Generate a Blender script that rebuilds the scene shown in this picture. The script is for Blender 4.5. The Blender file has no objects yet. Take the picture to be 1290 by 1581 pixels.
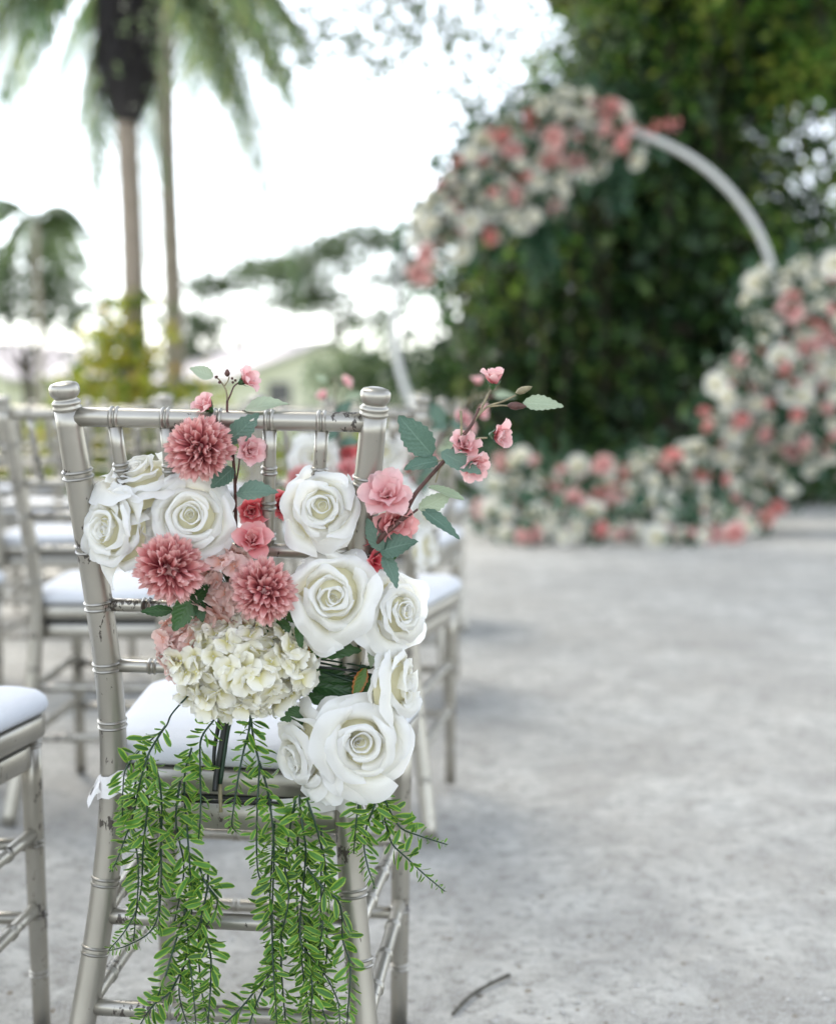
import bpy, math, random
import numpy as np
from mathutils import Vector, Matrix, Quaternion
random.seed(7); RNG = np.random.default_rng(7)
S = bpy.context.scene
COL = S.collection
R = math.radians

# ------------------------------------------------------------------ camera
F = 2150.0; CX, CY = 645.0, 790.5; HOR = 628.0
CAMZ = 0.91
PITCH = math.atan((CY - HOR) / F)
cp, sp = math.cos(PITCH), math.sin(PITCH)
cd = bpy.data.cameras.new('camera'); cam = bpy.data.objects.new('camera', cd); COL.objects.link(cam)
cam.location = (0, 0, CAMZ); cam.rotation_euler = (math.pi / 2 - PITCH, 0, 0)
cd.sensor_fit = 'VERTICAL'; cd.sensor_height = 36; cd.lens = F / 1581 * 36
cd.clip_end = 1000; cd.clip_start = 0.05
cd.dof.use_dof = True; cd.dof.focus_distance = 1.585; cd.dof.aperture_fstop = 2.5; cd.dof.aperture_blades = 9
S.camera = cam
# ------------------------------------------------------------------ sky + sun
W = bpy.data.worlds.new('World'); S.world = W; W.use_nodes = True
wn = W.node_tree; wn.nodes.clear()
SUN_EL, SUN_AZ = R(55), R(-38)      # azimuth measured from +Y towards +X
sky = wn.nodes.new('ShaderNodeTexSky'); sky.sky_type = 'NISHITA'; sky.sun_disc = False
sky.sun_elevation = SUN_EL; sky.sun_rotation = SUN_AZ
sky.air_density = 1.0; sky.dust_density = 1.0; sky.ozone_density = 1.0
hs = wn.nodes.new('ShaderNodeHueSaturation'); hs.inputs['Saturation'].default_value = 0.42
bg = wn.nodes.new('ShaderNodeBackground'); bg.inputs['Strength'].default_value = 0.15
wo = wn.nodes.new('ShaderNodeOutputWorld')
wn.links.new(sky.outputs[0], hs.inputs['Color']); wn.links.new(hs.outputs[0], bg.inputs[0]); wn.links.new(bg.outputs[0], wo.inputs[0])
sd = bpy.data.lights.new('sun', 'SUN'); sd.energy = 1.3; sd.angle = R(24); sd.color = (1, 0.95, 0.87)
sun = bpy.data.objects.new('sun', sd); COL.objects.link(sun)
SUN_DIR = Vector((math.sin(SUN_AZ) * math.cos(SUN_EL), math.cos(SUN_AZ) * math.cos(SUN_EL), math.sin(SUN_EL)))
sun.rotation_euler = SUN_DIR.to_track_quat('Z', 'Y').to_euler()
vs = S.view_settings; vs.view_transform = 'Standard'; vs.look = 'None'; vs.gamma = 1; vs.exposure = 2.05; vs.use_curve_mapping = False
S.render.engine = 'CYCLES'
S.cycles.use_denoising = True
S.cycles.max_bounces = 8; S.cycles.diffuse_bounces = 4; S.cycles.transmission_bounces = 4
S.cycles.caustics_reflective = False; S.cycles.caustics_refractive = False
S.cycles.sample_clamp_indirect = 6

# ------------------------------------------------------------------ helpers
def at(px, py, Y):
    """point of the world plane y = Y that lies on the ray through photo pixel (px, py)"""
    a = (px - CX) / F; b = -(py - CY) / F
    ry = cp + b * sp; rz = -sp + b * cp
    t = Y / ry
    return Vector((a * t, Y, CAMZ + rz * t))

def tag(o, label=None, cat=None, group=None, kind=None):
    if label: o['label'] = label
    if cat: o['category'] = cat
    if group: o['group'] = group
    if kind: o['kind'] = kind
    return o

def empty(name, loc=(0, 0, 0), rot=None):
    o = bpy.data.objects.new(name, None); COL.objects.link(o)
    o.empty_display_size = 0.02
    o.location = loc
    if rot is not None:
        o.rotation_mode = 'QUATERNION'; o.rotation_quaternion = rot
    return o

def link(name, me, parent=None, mat4=None):
    o = bpy.data.objects.new(name, me); COL.objects.link(o)
    if parent is not None: o.parent = parent
    if mat4 is not None: o.matrix_basis = mat4
    return o

class MB:
    def __init__(s): s.v = []; s.f = []; s.uv = []
    def grid(s, rows, closed=False, uvs=None):
        """rows: list of equally long lists of points"""
        b = len(s.v); n = len(rows[0]); m = len(rows)
        for i, r in enumerate(rows):
            for j, p in enumerate(r):
                s.v.append(tuple(p))
                s.uv.append(uvs[i][j] if uvs else (j / max(1, n - 1), i / max(1, m - 1)))
        for i in range(m - 1):
            for j in range(n if closed else n - 1):
                k = (j + 1) % n
                s.f.append((b + i * n + j, b + i * n + k, b + (i + 1) * n + k, b + (i + 1) * n + j))
        return b
    def tube(s, pts, rad, n=8, cap=True, flat=1.0):
        pts = [Vector(p) for p in pts]
        if not hasattr(rad, '__len__'): rad = [rad] * len(pts)
        t0 = (pts[1] - pts[0]).normalized()
        up = Vector((0, 0, 1)) if abs(t0.z) < 0.9 else Vector((0, 1, 0))
        x = t0.cross(up).normalized(); rows = []
        for i, p in enumerate(pts):
            t = (pts[min(i + 1, len(pts) - 1)] - pts[max(i - 1, 0)]).normalized()
            x = (x - t * x.dot(t)).normalized(); y = t.cross(x)
            rows.append([p + (x * math.cos(a) + y * math.sin(a) * flat) * rad[i] for a in [2 * math.pi * k / n for k in range(n)]])
        b = s.grid(rows, True)
        if cap:
            m = len(rows)
            s.f.append(tuple(b + k for k in range(n))[::-1])
            s.f.append(tuple(b + (m - 1) * n + k for k in range(n)))
    def lathe(s, c, prof, n=14, axis=Vector((0, 0, 1))):
        q = Vector((0, 0, 1)).rotation_difference(axis); c = Vector(c)
        rows = [[c + q @ Vector((r * math.cos(2 * math.pi * k / n), r * math.sin(2 * math.pi * k / n), z)) for k in range(n)] for r, z in prof]
        s.grid(rows, True)
    def box(s, lo, hi, bev=0.0):
        x0, y0, z0 = lo; x1, y1, z1 = hi; b = len(s.v)
        if bev == 0:
            c = [(x0, y0, z0), (x1, y0, z0), (x1, y1, z0), (x0, y1, z0), (x0, y0, z1), (x1, y0, z1), (x1, y1, z1), (x0, y1, z1)]
            s.v += c; s.uv += [(0, 0)] * 8
            s.f += [tuple(b + i for i in q) for q in [(3, 2, 1, 0), (4, 5, 6, 7), (0, 1, 5, 4), (1, 2, 6, 5), (2, 3, 7, 6), (3, 0, 4, 7)]]
    def slab(s, outline, levels):
        """closed slab: outline (list of xy), levels: list of (z, inset)"""
        c = sum((Vector((x, y, 0)) for x, y in outline), Vector()) / len(outline)
        rows = []
        for z, ins in levels:
            row = []
            for x, y in outline:
                d = Vector((x, y, 0)) - c; l = d.length
                p = c + d * max(0, (l - ins)) / l; row.append((p.x, p.y, z))
            rows.append(row)
        b = s.grid(rows, True); n = len(outline); m = len(rows)
        s.f.append(tuple(b + k for k in range(n))[::-1]); s.f.append(tuple(b + (m - 1) * n + k for k in range(n)))
    def mesh(s, name, mat, smooth=True):
        me = bpy.data.meshes.new(name); me.from_pydata(s.v, [], s.f)
        if smooth: me.polygons.foreach_set('use_smooth', [True] * len(me.polygons))
        ul = me.uv_layers.new(name='UVMap')
        li = np.zeros(len(me.loops), dtype=np.int32); me.loops.foreach_get('vertex_index', li)
        ul.data.foreach_set('uv', np.array(s.uv, dtype=np.float32)[li].ravel())
        me.materials.append(mat); me.update()
        return me
    def build(s, name, mat, parent=None, smooth=True, mat4=None):
        return link(name, s.mesh(name, mat, smooth), parent, mat4)

def np_mesh(name, V, Fq, mat, smooth=False):
    me = bpy.data.meshes.new(name); k = Fq.shape[1]
    me.vertices.add(len(V)); me.vertices.foreach_set('co', V.astype(np.float32).ravel())
    me.loops.add(Fq.size); me.loops.foreach_set('vertex_index', Fq.astype(np.int32).ravel())
    me.polygons.add(len(Fq)); me.polygons.foreach_set('loop_start', np.arange(0, Fq.size, k, dtype=np.int32))
    if smooth: me.polygons.foreach_set('use_smooth', [True] * len(Fq))
    me.materials.append(mat); me.update(); me.validate()
    return me

def copy_tree(o, parent=None):
    c = o.copy(); COL.objects.link(c)
    if parent is not None: c.parent = parent
    for ch in o.children: copy_tree(ch, c)
    return c

def merged_mesh(root, name):
    """all meshes below root joined into one mesh, in root's own frame"""
    V, Fc, MI, mats, UV = [], [], [], [], []
    def walk(o, M):
        if o.type == 'MESH':
            b = len(V); me = o.data
            V.extend([tuple(M @ v.co) for v in me.vertices])
            idx = []
            for m in me.materials:
                if m not in mats: mats.append(m)
                idx.append(mats.index(m))
            uvd = me.uv_layers[0].data
            for p in me.polygons:
                Fc.append(tuple(b + i for i in p.vertices)); MI.append(idx[p.material_index])
                UV.extend([tuple(uvd[l].uv) for l in p.loop_indices])
        for ch in o.children: walk(ch, M @ ch.matrix_basis)
    walk(root, Matrix())
    me = bpy.data.meshes.new(name); me.from_pydata(V, [], Fc)
    me.polygons.foreach_set('use_smooth', [True] * len(Fc)); me.polygons.foreach_set('material_index', MI)
    ul = me.uv_layers.new(name='UVMap'); ul.data.foreach_set('uv', [c for u in UV for c in u])
    for m in mats: me.materials.append(m)
    me.update(); return me

def smoothpath(pts, sub=6):
    """Catmull-Rom through pts"""
    P = [Vector(p) for p in pts]; P = [2 * P[0] - P[1]] + P + [2 * P[-1] - P[-2]]; out = []
    for i in range(1, len(P) - 2):
        for k in range(sub):
            t = k / sub; a, b, c, d = P[i - 1], P[i], P[i + 1], P[i + 2]
            out.append(0.5 * (2 * b + (c - a) * t + (2 * a - 5 * b + 4 * c - d) * t * t + (3 * b - a - 3 * c + d) * t ** 3))
    out.append(P[-2]); return out

def interp(tab, z):
    zs = [a for a, _ in tab]; vs_ = [b for _, b in tab]
    return float(np.interp(z, zs, vs_))

# ------------------------------------------------------------------ materials
MATS = {}
class NT:
    def __init__(s, name):
        s.m = bpy.data.materials.new(name); s.m.use_nodes = True; s.t = s.m.node_tree; s.t.nodes.clear()
        s.out = s.n('ShaderNodeOutputMaterial'); MATS[name] = s.m
    def n(s, ty, **kw):
        nd = s.t.nodes.new(ty)
        for k, v in kw.items():
            if k in nd.inputs.keys() if hasattr(nd.inputs, 'keys') else False: nd.inputs[k].default_value = v
            else: setattr(nd, k, v)
        return nd
    def l(s, a, b): s.t.links.new(a, b)
    def ramp(s, fac, stops):
        r = s.n('ShaderNodeValToRGB'); e = r.color_ramp.elements
        e[0].position, e[0].color = stops[0][0], (*stops[0][1], 1) if len(stops[0][1]) == 3 else stops[0][1]
        e[1].position, e[1].color = stops[-1][0], (*stops[-1][1], 1)
        for p, c in stops[1:-1]:
            x = e.new(p); x.color = (*c, 1)
        if fac is not None: s.l(fac, r.inputs[0])
        return r
    def noise(s, scale, detail=4, rough=0.55, vec=None, dist=0.0):
        nd = s.n('ShaderNodeTexNoise'); nd.inputs['Scale'].default_value = scale; nd.inputs['Detail'].default_value = detail
        nd.inputs['Roughness'].default_value = rough; nd.inputs['Distortion'].default_value = dist
        if vec is not None: s.l(vec, nd.inputs['Vector'])
        return nd
    def mix(s, fac, a, b, mode='MIX'):
        m = s.n('ShaderNodeMix'); m.data_type = 'RGBA'; m.blend_type = mode
        for sock, v in ((m.inputs[0], fac), (m.inputs[6], a), (m.inputs[7], b)):
            if hasattr(v, 'links'): s.l(v, sock)
            elif isinstance(v, tuple): sock.default_value = (*v, 1)
            else: sock.default_value = v
        return m.outputs[2]
    def bump(s, h, strength, dist):
        b = s.n('ShaderNodeBump'); b.inputs['Strength'].default_value = strength; b.inputs['Distance'].default_value = dist
        s.l(h, b.inputs['Height']); return b.outputs[0]
    def pbsdf(s, col, rough=0.6, metal=0.0, spec=0.5, normal=None):
        p = s.n('ShaderNodeBsdfPrincipled')
        if hasattr(col, 'links'): s.l(col, p.inputs['Base Color'])
        else: p.inputs['Base Color'].default_value = (*col, 1)
        if hasattr(rough, 'links'): s.l(rough, p.inputs['Roughness'])
        else: p.inputs['Roughness'].default_value = rough
        if hasattr(metal, 'links'): s.l(metal, p.inputs['Metallic'])
        else: p.inputs['Metallic'].default_value = metal
        p.inputs['Specular IOR Level'].default_value = spec
        if normal is not None: s.l(normal, p.inputs['Normal'])
        return p.outputs[0]
    def leafy(s, col, trans=0.3, rough=0.6, spec=0.3, normal=None, tcol=None):
        a = s.pbsdf(col, rough, 0, spec, normal)
        t = s.n('ShaderNodeBsdfTranslucent')
        c = tcol if tcol is not None else col
        if hasattr(c, 'links'): s.l(c, t.inputs[0])
        else: t.inputs[0].default_value = (*c, 1)
        m = s.n('ShaderNodeMixShader'); m.inputs[0].default_value = trans
        s.l(a, m.inputs[1]); s.l(t.outputs[0], m.inputs[2]); s.l(m.outputs[0], s.out.inputs[0]); return s.m
    def done(s, sh): s.l(sh, s.out.inputs[0]); return s.m

def uvxy(n):
    uv = n.n('ShaderNodeUVMap'); sx = n.n('ShaderNodeSeparateXYZ'); n.l(uv.outputs[0], sx.inputs[0]); return uv, sx.outputs[0], sx.outputs[1]

def m_metal():
    n = NT('silver_paint'); tc = n.n('ShaderNodeTexCoord'); o = tc.outputs['Object']
    big = n.noise(9, 3, 0.5, o); fine = n.noise(260, 3, 0.6, o)
    base = n.ramp(big.outputs[0], [(0.3, (0.33, 0.312, 0.268)), (0.7, (0.41, 0.388, 0.338))]).outputs[0]
    mp = n.n('ShaderNodeMapping'); mp.inputs['Scale'].default_value = (1.0, 1.0, 0.38); n.l(o, mp.inputs[0])
    ch = n.noise(150, 5, 0.65, mp.outputs[0], 0.4); zone = n.noise(17, 2, 0.5, o)
    mul = n.n('ShaderNodeMath'); mul.operation = 'MULTIPLY'; n.l(ch.outputs[0], mul.inputs[0]); n.l(zone.outputs[0], mul.inputs[1])
    chip = n.ramp(mul.outputs[0], [(0.343, (0, 0, 0)), (0.354, (1, 1, 1))]).outputs[0]
    col = n.mix(chip, base, (0.055, 0.045, 0.035))
    inv = n.ramp(chip, [(0, (0.82, 0.82, 0.82)), (1, (0, 0, 0))]).outputs[0]
    rg = n.ramp(fine.outputs[0], [(0.3, (0.31, 0.31, 0.31)), (0.7, (0.38, 0.38, 0.38))]).outputs[0]
    return n.done(n.pbsdf(col, rg, inv, 0.5, n.bump(fine.outputs[0], 0.02, 0.0006)))
def m_cushion():
    n = NT('white_cushion_cloth'); tc = n.n('ShaderNodeTexCoord')
    a = n.noise(5, 3, 0.5, tc.outputs['Object']); b = n.noise(420, 2, 0.5, tc.outputs['Object'])
    c = n.ramp(a.outputs[0], [(0.3, (0.55, 0.565, 0.585)), (0.7, (0.61, 0.62, 0.635))]).outputs[0]
    return n.done(n.pbsdf(c, 0.7, 0, 0.3, n.bump(n.mix(0.12, n.noise(7, 3, 0.5, tc.outputs['Object'], 1.2).outputs[0], b.outputs[0]), 0.35, 0.012)))
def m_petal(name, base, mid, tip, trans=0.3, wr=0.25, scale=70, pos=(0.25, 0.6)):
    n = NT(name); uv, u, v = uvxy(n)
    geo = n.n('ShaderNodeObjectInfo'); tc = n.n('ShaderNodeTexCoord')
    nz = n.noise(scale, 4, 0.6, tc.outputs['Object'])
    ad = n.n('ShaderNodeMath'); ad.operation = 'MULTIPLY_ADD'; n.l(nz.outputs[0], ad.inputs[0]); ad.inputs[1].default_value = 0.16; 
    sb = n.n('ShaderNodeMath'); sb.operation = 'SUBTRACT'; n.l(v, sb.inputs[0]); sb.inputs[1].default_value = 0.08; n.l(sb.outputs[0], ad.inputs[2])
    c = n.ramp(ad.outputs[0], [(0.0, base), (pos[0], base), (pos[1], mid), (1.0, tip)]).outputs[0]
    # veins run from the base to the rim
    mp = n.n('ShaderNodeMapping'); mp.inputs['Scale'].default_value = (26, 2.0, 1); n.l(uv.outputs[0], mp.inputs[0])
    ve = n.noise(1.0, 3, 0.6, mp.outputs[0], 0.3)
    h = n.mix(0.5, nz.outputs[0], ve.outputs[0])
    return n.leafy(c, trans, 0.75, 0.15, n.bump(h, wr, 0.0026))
def m_leaf(name, c1, c2, trans=0.25, rough=0.5, edge=None, rnd=True):
    n = NT(name); uv, u, v = uvxy(n); oi = n.n('ShaderNodeObjectInfo'); tc = n.n('ShaderNodeTexCoord')
    c = n.ramp(oi.outputs['Random'], [(0.0, c1), (1.0, c2)]).outputs[0]
    nz = n.noise(60, 3, 0.5, tc.outputs['Object'])
    c = n.mix(n.ramp(nz.outputs[0], [(0.35, (0, 0, 0)), (0.75, (0.35, 0.35, 0.35))]).outputs[0], c, tuple(min(1, x * 1.7 + 0.01) for x in c2))
    ab = n.n('ShaderNodeMath'); ab.operation = 'SUBTRACT'; n.l(u, ab.inputs[0]); ab.inputs[1].default_value = 0.5
    a2 = n.n('ShaderNodeMath'); a2.operation = 'ABSOLUTE'; n.l(ab.outputs[0], a2.inputs[0])
    if edge:
        e = n.ramp(a2.outputs[0], [(0.24, (0, 0, 0)), (0.47, (1, 1, 1))]).outputs[0]
        c = n.mix(e, c, edge)
    # side veins: slanted stripes from the midrib
    ma = n.n('ShaderNodeMath'); ma.operation = 'MULTIPLY_ADD'; n.l(a2.outputs[0], ma.inputs[0]); ma.inputs[1].default_value = -0.55; n.l(v, ma.inputs[2])
    m2 = n.n('ShaderNodeMath'); m2.operation = 'MULTIPLY'; n.l(ma.outputs[0], m2.inputs[0]); m2.inputs[1].default_value = 50.0
    sn = n.n('ShaderNodeMath'); sn.operation = 'SINE'; n.l(m2.outputs[0], sn.inputs[0])
    rib = n.ramp(a2.outputs[0], [(0.0, (0.6, 0.6, 0.6)), (0.035, (0, 0, 0))]).outputs[0]
    c = n.mix(rib, c, tuple(min(1, x * 1.3 + 0.01) for x in c2))
    return n.leafy(c, trans, rough, 0.35, n.bump(sn.outputs[0], 0.25, 0.0008))
def m_plain(name, c, rough=0.6, metal=0, spec=0.4, var=0.25, scale=20, bump=0.2, bd=0.002):
    n = NT(name); tc = n.n('ShaderNodeTexCoord'); nz = n.noise(scale, 4, 0.6, tc.outputs['Object'])
    col = n.ramp(nz.outputs[0], [(0.25, tuple(x * (1 - var) for x in c)), (0.75, tuple(min(1, x * (1 + var)) for x in c))]).outputs[0]
    return n.done(n.pbsdf(col, rough, metal, spec, n.bump(nz.outputs[0], bump, bd)))
def m_foliage(name, stops, trans=0.35, rough=0.5):
    n = NT(name); g = n.n('ShaderNodeNewGeometry')
    c = n.ramp(g.outputs['Random Per Island'], stops).outputs[0]
    return n.leafy(c, trans, rough, 0.4)
def m_ground():
    n = NT('pale_sand'); tc = n.n('ShaderNodeTexCoord'); o = tc.outputs['Object']
    a = n.noise(1.4, 6, 0.65, o, 0.5); b = n.noise(6.0, 6, 0.68, o, 0.8); c = n.noise(38, 5, 0.7, o); d = n.noise(260, 3, 0.6, o)
    c0 = n.ramp(a.outputs[0], [(0.34, (0.41, 0.385, 0.335)), (0.5, (0.54, 0.525, 0.47)), (0.66, (0.60, 0.595, 0.545))]).outputs[0]
    c1 = n.mix(n.ramp(b.outputs[0], [(0.38, (0, 0, 0)), (0.62, (0.9, 0.9, 0.9))]).outputs[0], c0, (0.285, 0.27, 0.24))
    c2 = n.mix(n.ramp(c.outputs[0], [(0.50, (0, 0, 0)), (0.64, (0.9, 0.9, 0.9))]).outputs[0], c1, (0.20, 0.185, 0.16))
    e = n.noise(620, 2, 0.6, o)
    c3 = n.mix(n.ramp(d.outputs[0], [(0.42, (0, 0, 0)), (0.72, (0.75, 0.75, 0.75))]).outputs[0], c2, (0.64, 0.635, 0.60))
    c3 = n.mix(n.ramp(e.outputs[0], [(0.50, (0, 0, 0)), (0.68, (0.7, 0.7, 0.7))]).outputs[0], c3, (0.25, 0.24, 0.215))
    h = n.mix(0.5, b.outputs[0], n.mix(0.55, c.outputs[0], d.outputs[0]))
    return n.done(n.pbsdf(c3, 0.9, 0, 0.2, n.bump(h, 0.85, 0.025)))
M_METAL = m_metal(); M_CUSH = m_cushion()
M_ROSE = m_petal('white_rose_petal', (0.84, 0.785, 0.50), (0.86, 0.842, 0.755), (0.87, 0.867, 0.85), 0.48, 0.38, 75, (0.15, 0.6))
M_HYD = m_petal('cream_hydrangea_petal', (0.66, 0.61, 0.28), (0.84, 0.81, 0.66), (0.87, 0.855, 0.78), 0.30, 0.3, 90, (0.10, 0.45))
M_HYDP = m_petal('blush_hydrangea_petal', (0.72, 0.36, 0.26), (0.78, 0.52, 0.46), (0.80, 0.62, 0.56), 0.30, 0.3, 90, (0.08, 0.4))
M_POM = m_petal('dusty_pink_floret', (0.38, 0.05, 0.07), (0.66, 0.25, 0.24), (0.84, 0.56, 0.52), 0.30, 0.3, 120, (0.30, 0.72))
M_BLO = m_petal('pink_blossom_petal', (0.62, 0.06, 0.09), (0.76, 0.30, 0.30), (0.82, 0.50, 0.48), 0.35, 0.3, 110, (0.12, 0.5))
M_BLOP = m_petal('pale_pink_blossom_petal', (0.70, 0.22, 0.24), (0.80, 0.44, 0.44), (0.84, 0.60, 0.58), 0.4, 0.3, 110, (0.1, 0.45))
M_BLOR = m_petal('coral_red_blossom_petal', (0.52, 0.03, 0.06), (0.74, 0.17, 0.18), (0.83, 0.48, 0.46), 0.35, 0.3, 110, (0.2, 0.7))
M_LEAF = m_leaf('grey_green_leaf', (0.055, 0.11, 0.075), (0.13, 0.20, 0.15), 0.2)
M_LEAFP = m_leaf('pale_green_leaf', (0.24, 0.30, 0.19), (0.32, 0.37, 0.26), 0.3)
M_LEAFD = m_leaf('dark_green_leaf', (0.014, 0.045, 0.014), (0.04, 0.10, 0.025), 0.15, 0.35)
M_LEAFO = m_leaf('green_leaf_with_orange_patch', (0.05, 0.12, 0.02), (0.10, 0.18, 0.04), 0.15, 0.4, (0.45, 0.13, 0.03))
M_FERN = m_leaf('fern_leaflet_green', (0.005, 0.040, 0.007), (0.08, 0.215, 0.028), 0.22, 0.33, (0.31, 0.44, 0.05))
M_FSTEM = m_plain('dark_green_plastic_stem', (0.012, 0.035, 0.016), 0.45)
M_BARK = m_plain('brown_blossom_stem', (0.085, 0.038, 0.03), 0.6, var=0.5, scale=150)
M_BARKG = m_plain('olive_blossom_twig', (0.22, 0.19, 0.11), 0.6, var=0.4, scale=150)
M_BLACK = m_plain('black_stem_and_gap', (0.012, 0.014, 0.012), 0.4)
M_RIB = m_plain('white_ribbon_cloth', (0.72, 0.70, 0.68), 0.6, var=0.06, scale=60)
M_ARCH = m_plain('white_arch_paint', (0.62, 0.62, 0.60), 0.45, var=0.08)
M_TRUNK = m_plain('grey_brown_bark', (0.075, 0.06, 0.045), 0.9, var=0.45, scale=9, bump=0.6, bd=0.03)
M_PALMT = m_plain('palm_trunk_bark', (0.30, 0.25, 0.20), 0.9, var=0.3, scale=14, bump=0.5, bd=0.02)
M_DEAD = m_plain('dark_palm_fibre', (0.035, 0.032, 0.033), 0.95, var=0.5, scale=30)
M_BAN = m_foliage('vine_tree_leaves', [(0, (0.005, 0.020, 0.006)), (0.5, (0.015, 0.046, 0.011)), (0.8, (0.042, 0.098, 0.020)), (1, (0.12, 0.19, 0.04))], 0.28)
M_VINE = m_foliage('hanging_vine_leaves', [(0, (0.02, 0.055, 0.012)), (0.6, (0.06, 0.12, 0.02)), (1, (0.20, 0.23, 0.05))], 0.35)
M_SUNTINT = m_foliage('sun_tinted_vine_leaves', [(0, (0.05, 0.16, 0.02)), (0.5, (0.14, 0.27, 0.035)), (1, (0.38, 0.44, 0.08))], 0.45)  # brighter yellow-green colour stands in for sunlight on the outer leaves
M_PALMF = m_foliage('palm_frond_green', [(0, (0.06, 0.11, 0.06)), (0.6, (0.12, 0.19, 0.085)), (1, (0.30, 0.32, 0.10))], 0.45)
M_RAIN = m_foliage('rain_tree_leaves', [(0, (0.09, 0.13, 0.07)), (1, (0.18, 0.23, 0.11))], 0.5)
M_FAR = m_foliage('far_tree_leaves', [(0, (0.05, 0.075, 0.045)), (1, (0.13, 0.17, 0.08))], 0.3)
M_SHRUB = m_foliage('yellow_green_shrub_leaves', [(0, (0.05, 0.11, 0.015)), (0.25, (0.14, 0.22, 0.02)), (0.6, (0.46, 0.46, 0.05)), (0.97, (0.50, 0.36, 0.04)), (1, (0.5, 0.18, 0.03))], 0.4)
M_HEDGE = m_foliage('hedge_leaves', [(0, (0.02, 0.06, 0.012)), (1, (0.08, 0.14, 0.03))], 0.3)
M_GARL = m_foliage('garland_greenery', [(0, (0.012, 0.05, 0.022)), (0.7, (0.04, 0.10, 0.05)), (1, (0.10, 0.17, 0.10))], 0.2)
M_WALLH = m_plain('cream_house_wall', (0.70, 0.66, 0.50), 0.85, var=0.06, scale=2)
M_ROOFH = m_plain('weathered_grey_roof', (0.42, 0.38, 0.37), 0.8, var=0.15, scale=3)
M_GLASS = m_plain('dark_window_glass', (0.03, 0.035, 0.04), 0.1, spec=0.6)
M_LAWN = m_plain('lawn_grass', (0.10, 0.15, 0.04), 0.9, var=0.4, scale=3)
M_TWIG = m_plain('dark_twig_bark', (0.06, 0.055, 0.042), 0.8, var=0.4, scale=200)
M_STONE = m_plain('pale_pebble', (0.42, 0.41, 0.38), 0.9, var=0.25, scale=40)
M_DEBRIS = m_plain('brown_leaf_litter', (0.20, 0.175, 0.135), 0.9, var=0.5, scale=90)
M_GROUND = m_ground()

# ------------------------------------------------------------------ ground
def vnoise(x, y, seed=0):
    r = np.random.default_rng(seed); T = r.random((256, 256))
    xi = np.floor(x).astype(int); yi = np.floor(y).astype(int); fx = x - xi; fy = y - yi
    fx = fx * fx * (3 - 2 * fx); fy = fy * fy * (3 - 2 * fy)
    g = lambda a, b: T[a % 256, b % 256]
    return (g(xi, yi) * (1 - fx) + g(xi + 1, yi) * fx) * (1 - fy) + (g(xi, yi + 1) * (1 - fx) + g(xi + 1, yi + 1) * fx) * fy
def ground_z(x, y):
    x = np.asarray(x, float); y = np.asarray(y, float)
    h = 0.018 * (vnoise(x * 1.3 + 50, y * 1.3 + 50, 1) - .5) + 0.012 * (vnoise(x * 4 + 90, y * 4 + 20, 2) - .5) + 0.010 * (vnoise(x * 14 + 10, y * 14 + 40, 3) - .5) + 0.005 * (vnoise(x * 36, y * 36, 4) - .5)
    fade = np.clip(1.6 - np.hypot(x, y - 3) / 12, 0, 1)
    return h * fade
def axis(lo, hi, step, far):
    a = list(np.arange(lo, hi, step)); s = step; p = hi
    b = []
    while p < far: b.append(p); s *= 1.22; p += s
    b.append(far)
    return np.array(a + b)
xs = np.concatenate([-axis(0, 2.6, 0.022, 300)[1:][::-1], axis(0, 2.6, 0.022, 300)])
ys = np.concatenate([-axis(0, 0.2, 0.1, 60)[1:][::-1], axis(0, 1.6, 0.1, 1.7)[:-1], axis(1.6, 6.5, 0.022, 600)])
gx, gy = np.meshgrid(xs, ys); nx, ny = len(xs), len(ys)
V = np.stack([gx, gy, ground_z(gx, gy)], -1).reshape(-1, 3)
i = np.arange((ny - 1) * (nx - 1)); q = (i // (nx - 1)) * nx + i % (nx - 1)
o = link('sandy_ground', np_mesh('sandy_ground', V, np.stack([q, q + 1, q + nx + 1, q + nx], -1), M_GROUND, True)); tag(o, kind='structure')

mb = MB(); L = [(-60, 13.5), (-8, 13.2), (-3, 12.6), (-0.6, 13.4), (0.2, 15), (1, 40), (60, 60), (60, 300), (-120, 300)]
mb.v = [(x, y, 0.012) for x, y in L]; mb.uv = [(0, 0)] * len(L); mb.f = [tuple(range(len(L)))]
tag(mb.build('lawn', M_LAWN), kind='structure')

# pebbles and litter (nobody could count them)
def scatter(name, n, mat, smin, smax, flat, ylo=1.7, yhi=6.5):
    V, Fq = [], []
    for _ in range(n):
        y = ylo + (yhi - ylo) * random.random() ** 1.6; x = random.uniform(-.42, .42) * y
        s = smin + (smax - smin) * random.random() ** 3; z = float(ground_z(x, y)); b = len(V); a = random.random() * 6.3
        for k in range(6):
            t = a + k * math.pi / 3; r = s * random.uniform(.6, 1.1); V.append((x + r * math.cos(t), y + r * math.sin(t), z - s * .1 + s * flat * random.uniform(.1, .5)))
        V.append((x, y, z + s * flat)); 
        for k in range(6): Fq.append((b + k, b + (k + 1) % 6, b + 6))
    o = link(name, np_mesh(name, np.array(V), np.array(Fq), mat, True)); tag(o, kind='stuff')
scatter('pebbles', 5000, M_STONE, 0.0012, 0.008, .7)
scatter('leaf_litter', 900, M_DEBRIS, 0.002, 0.010, .25)

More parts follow.
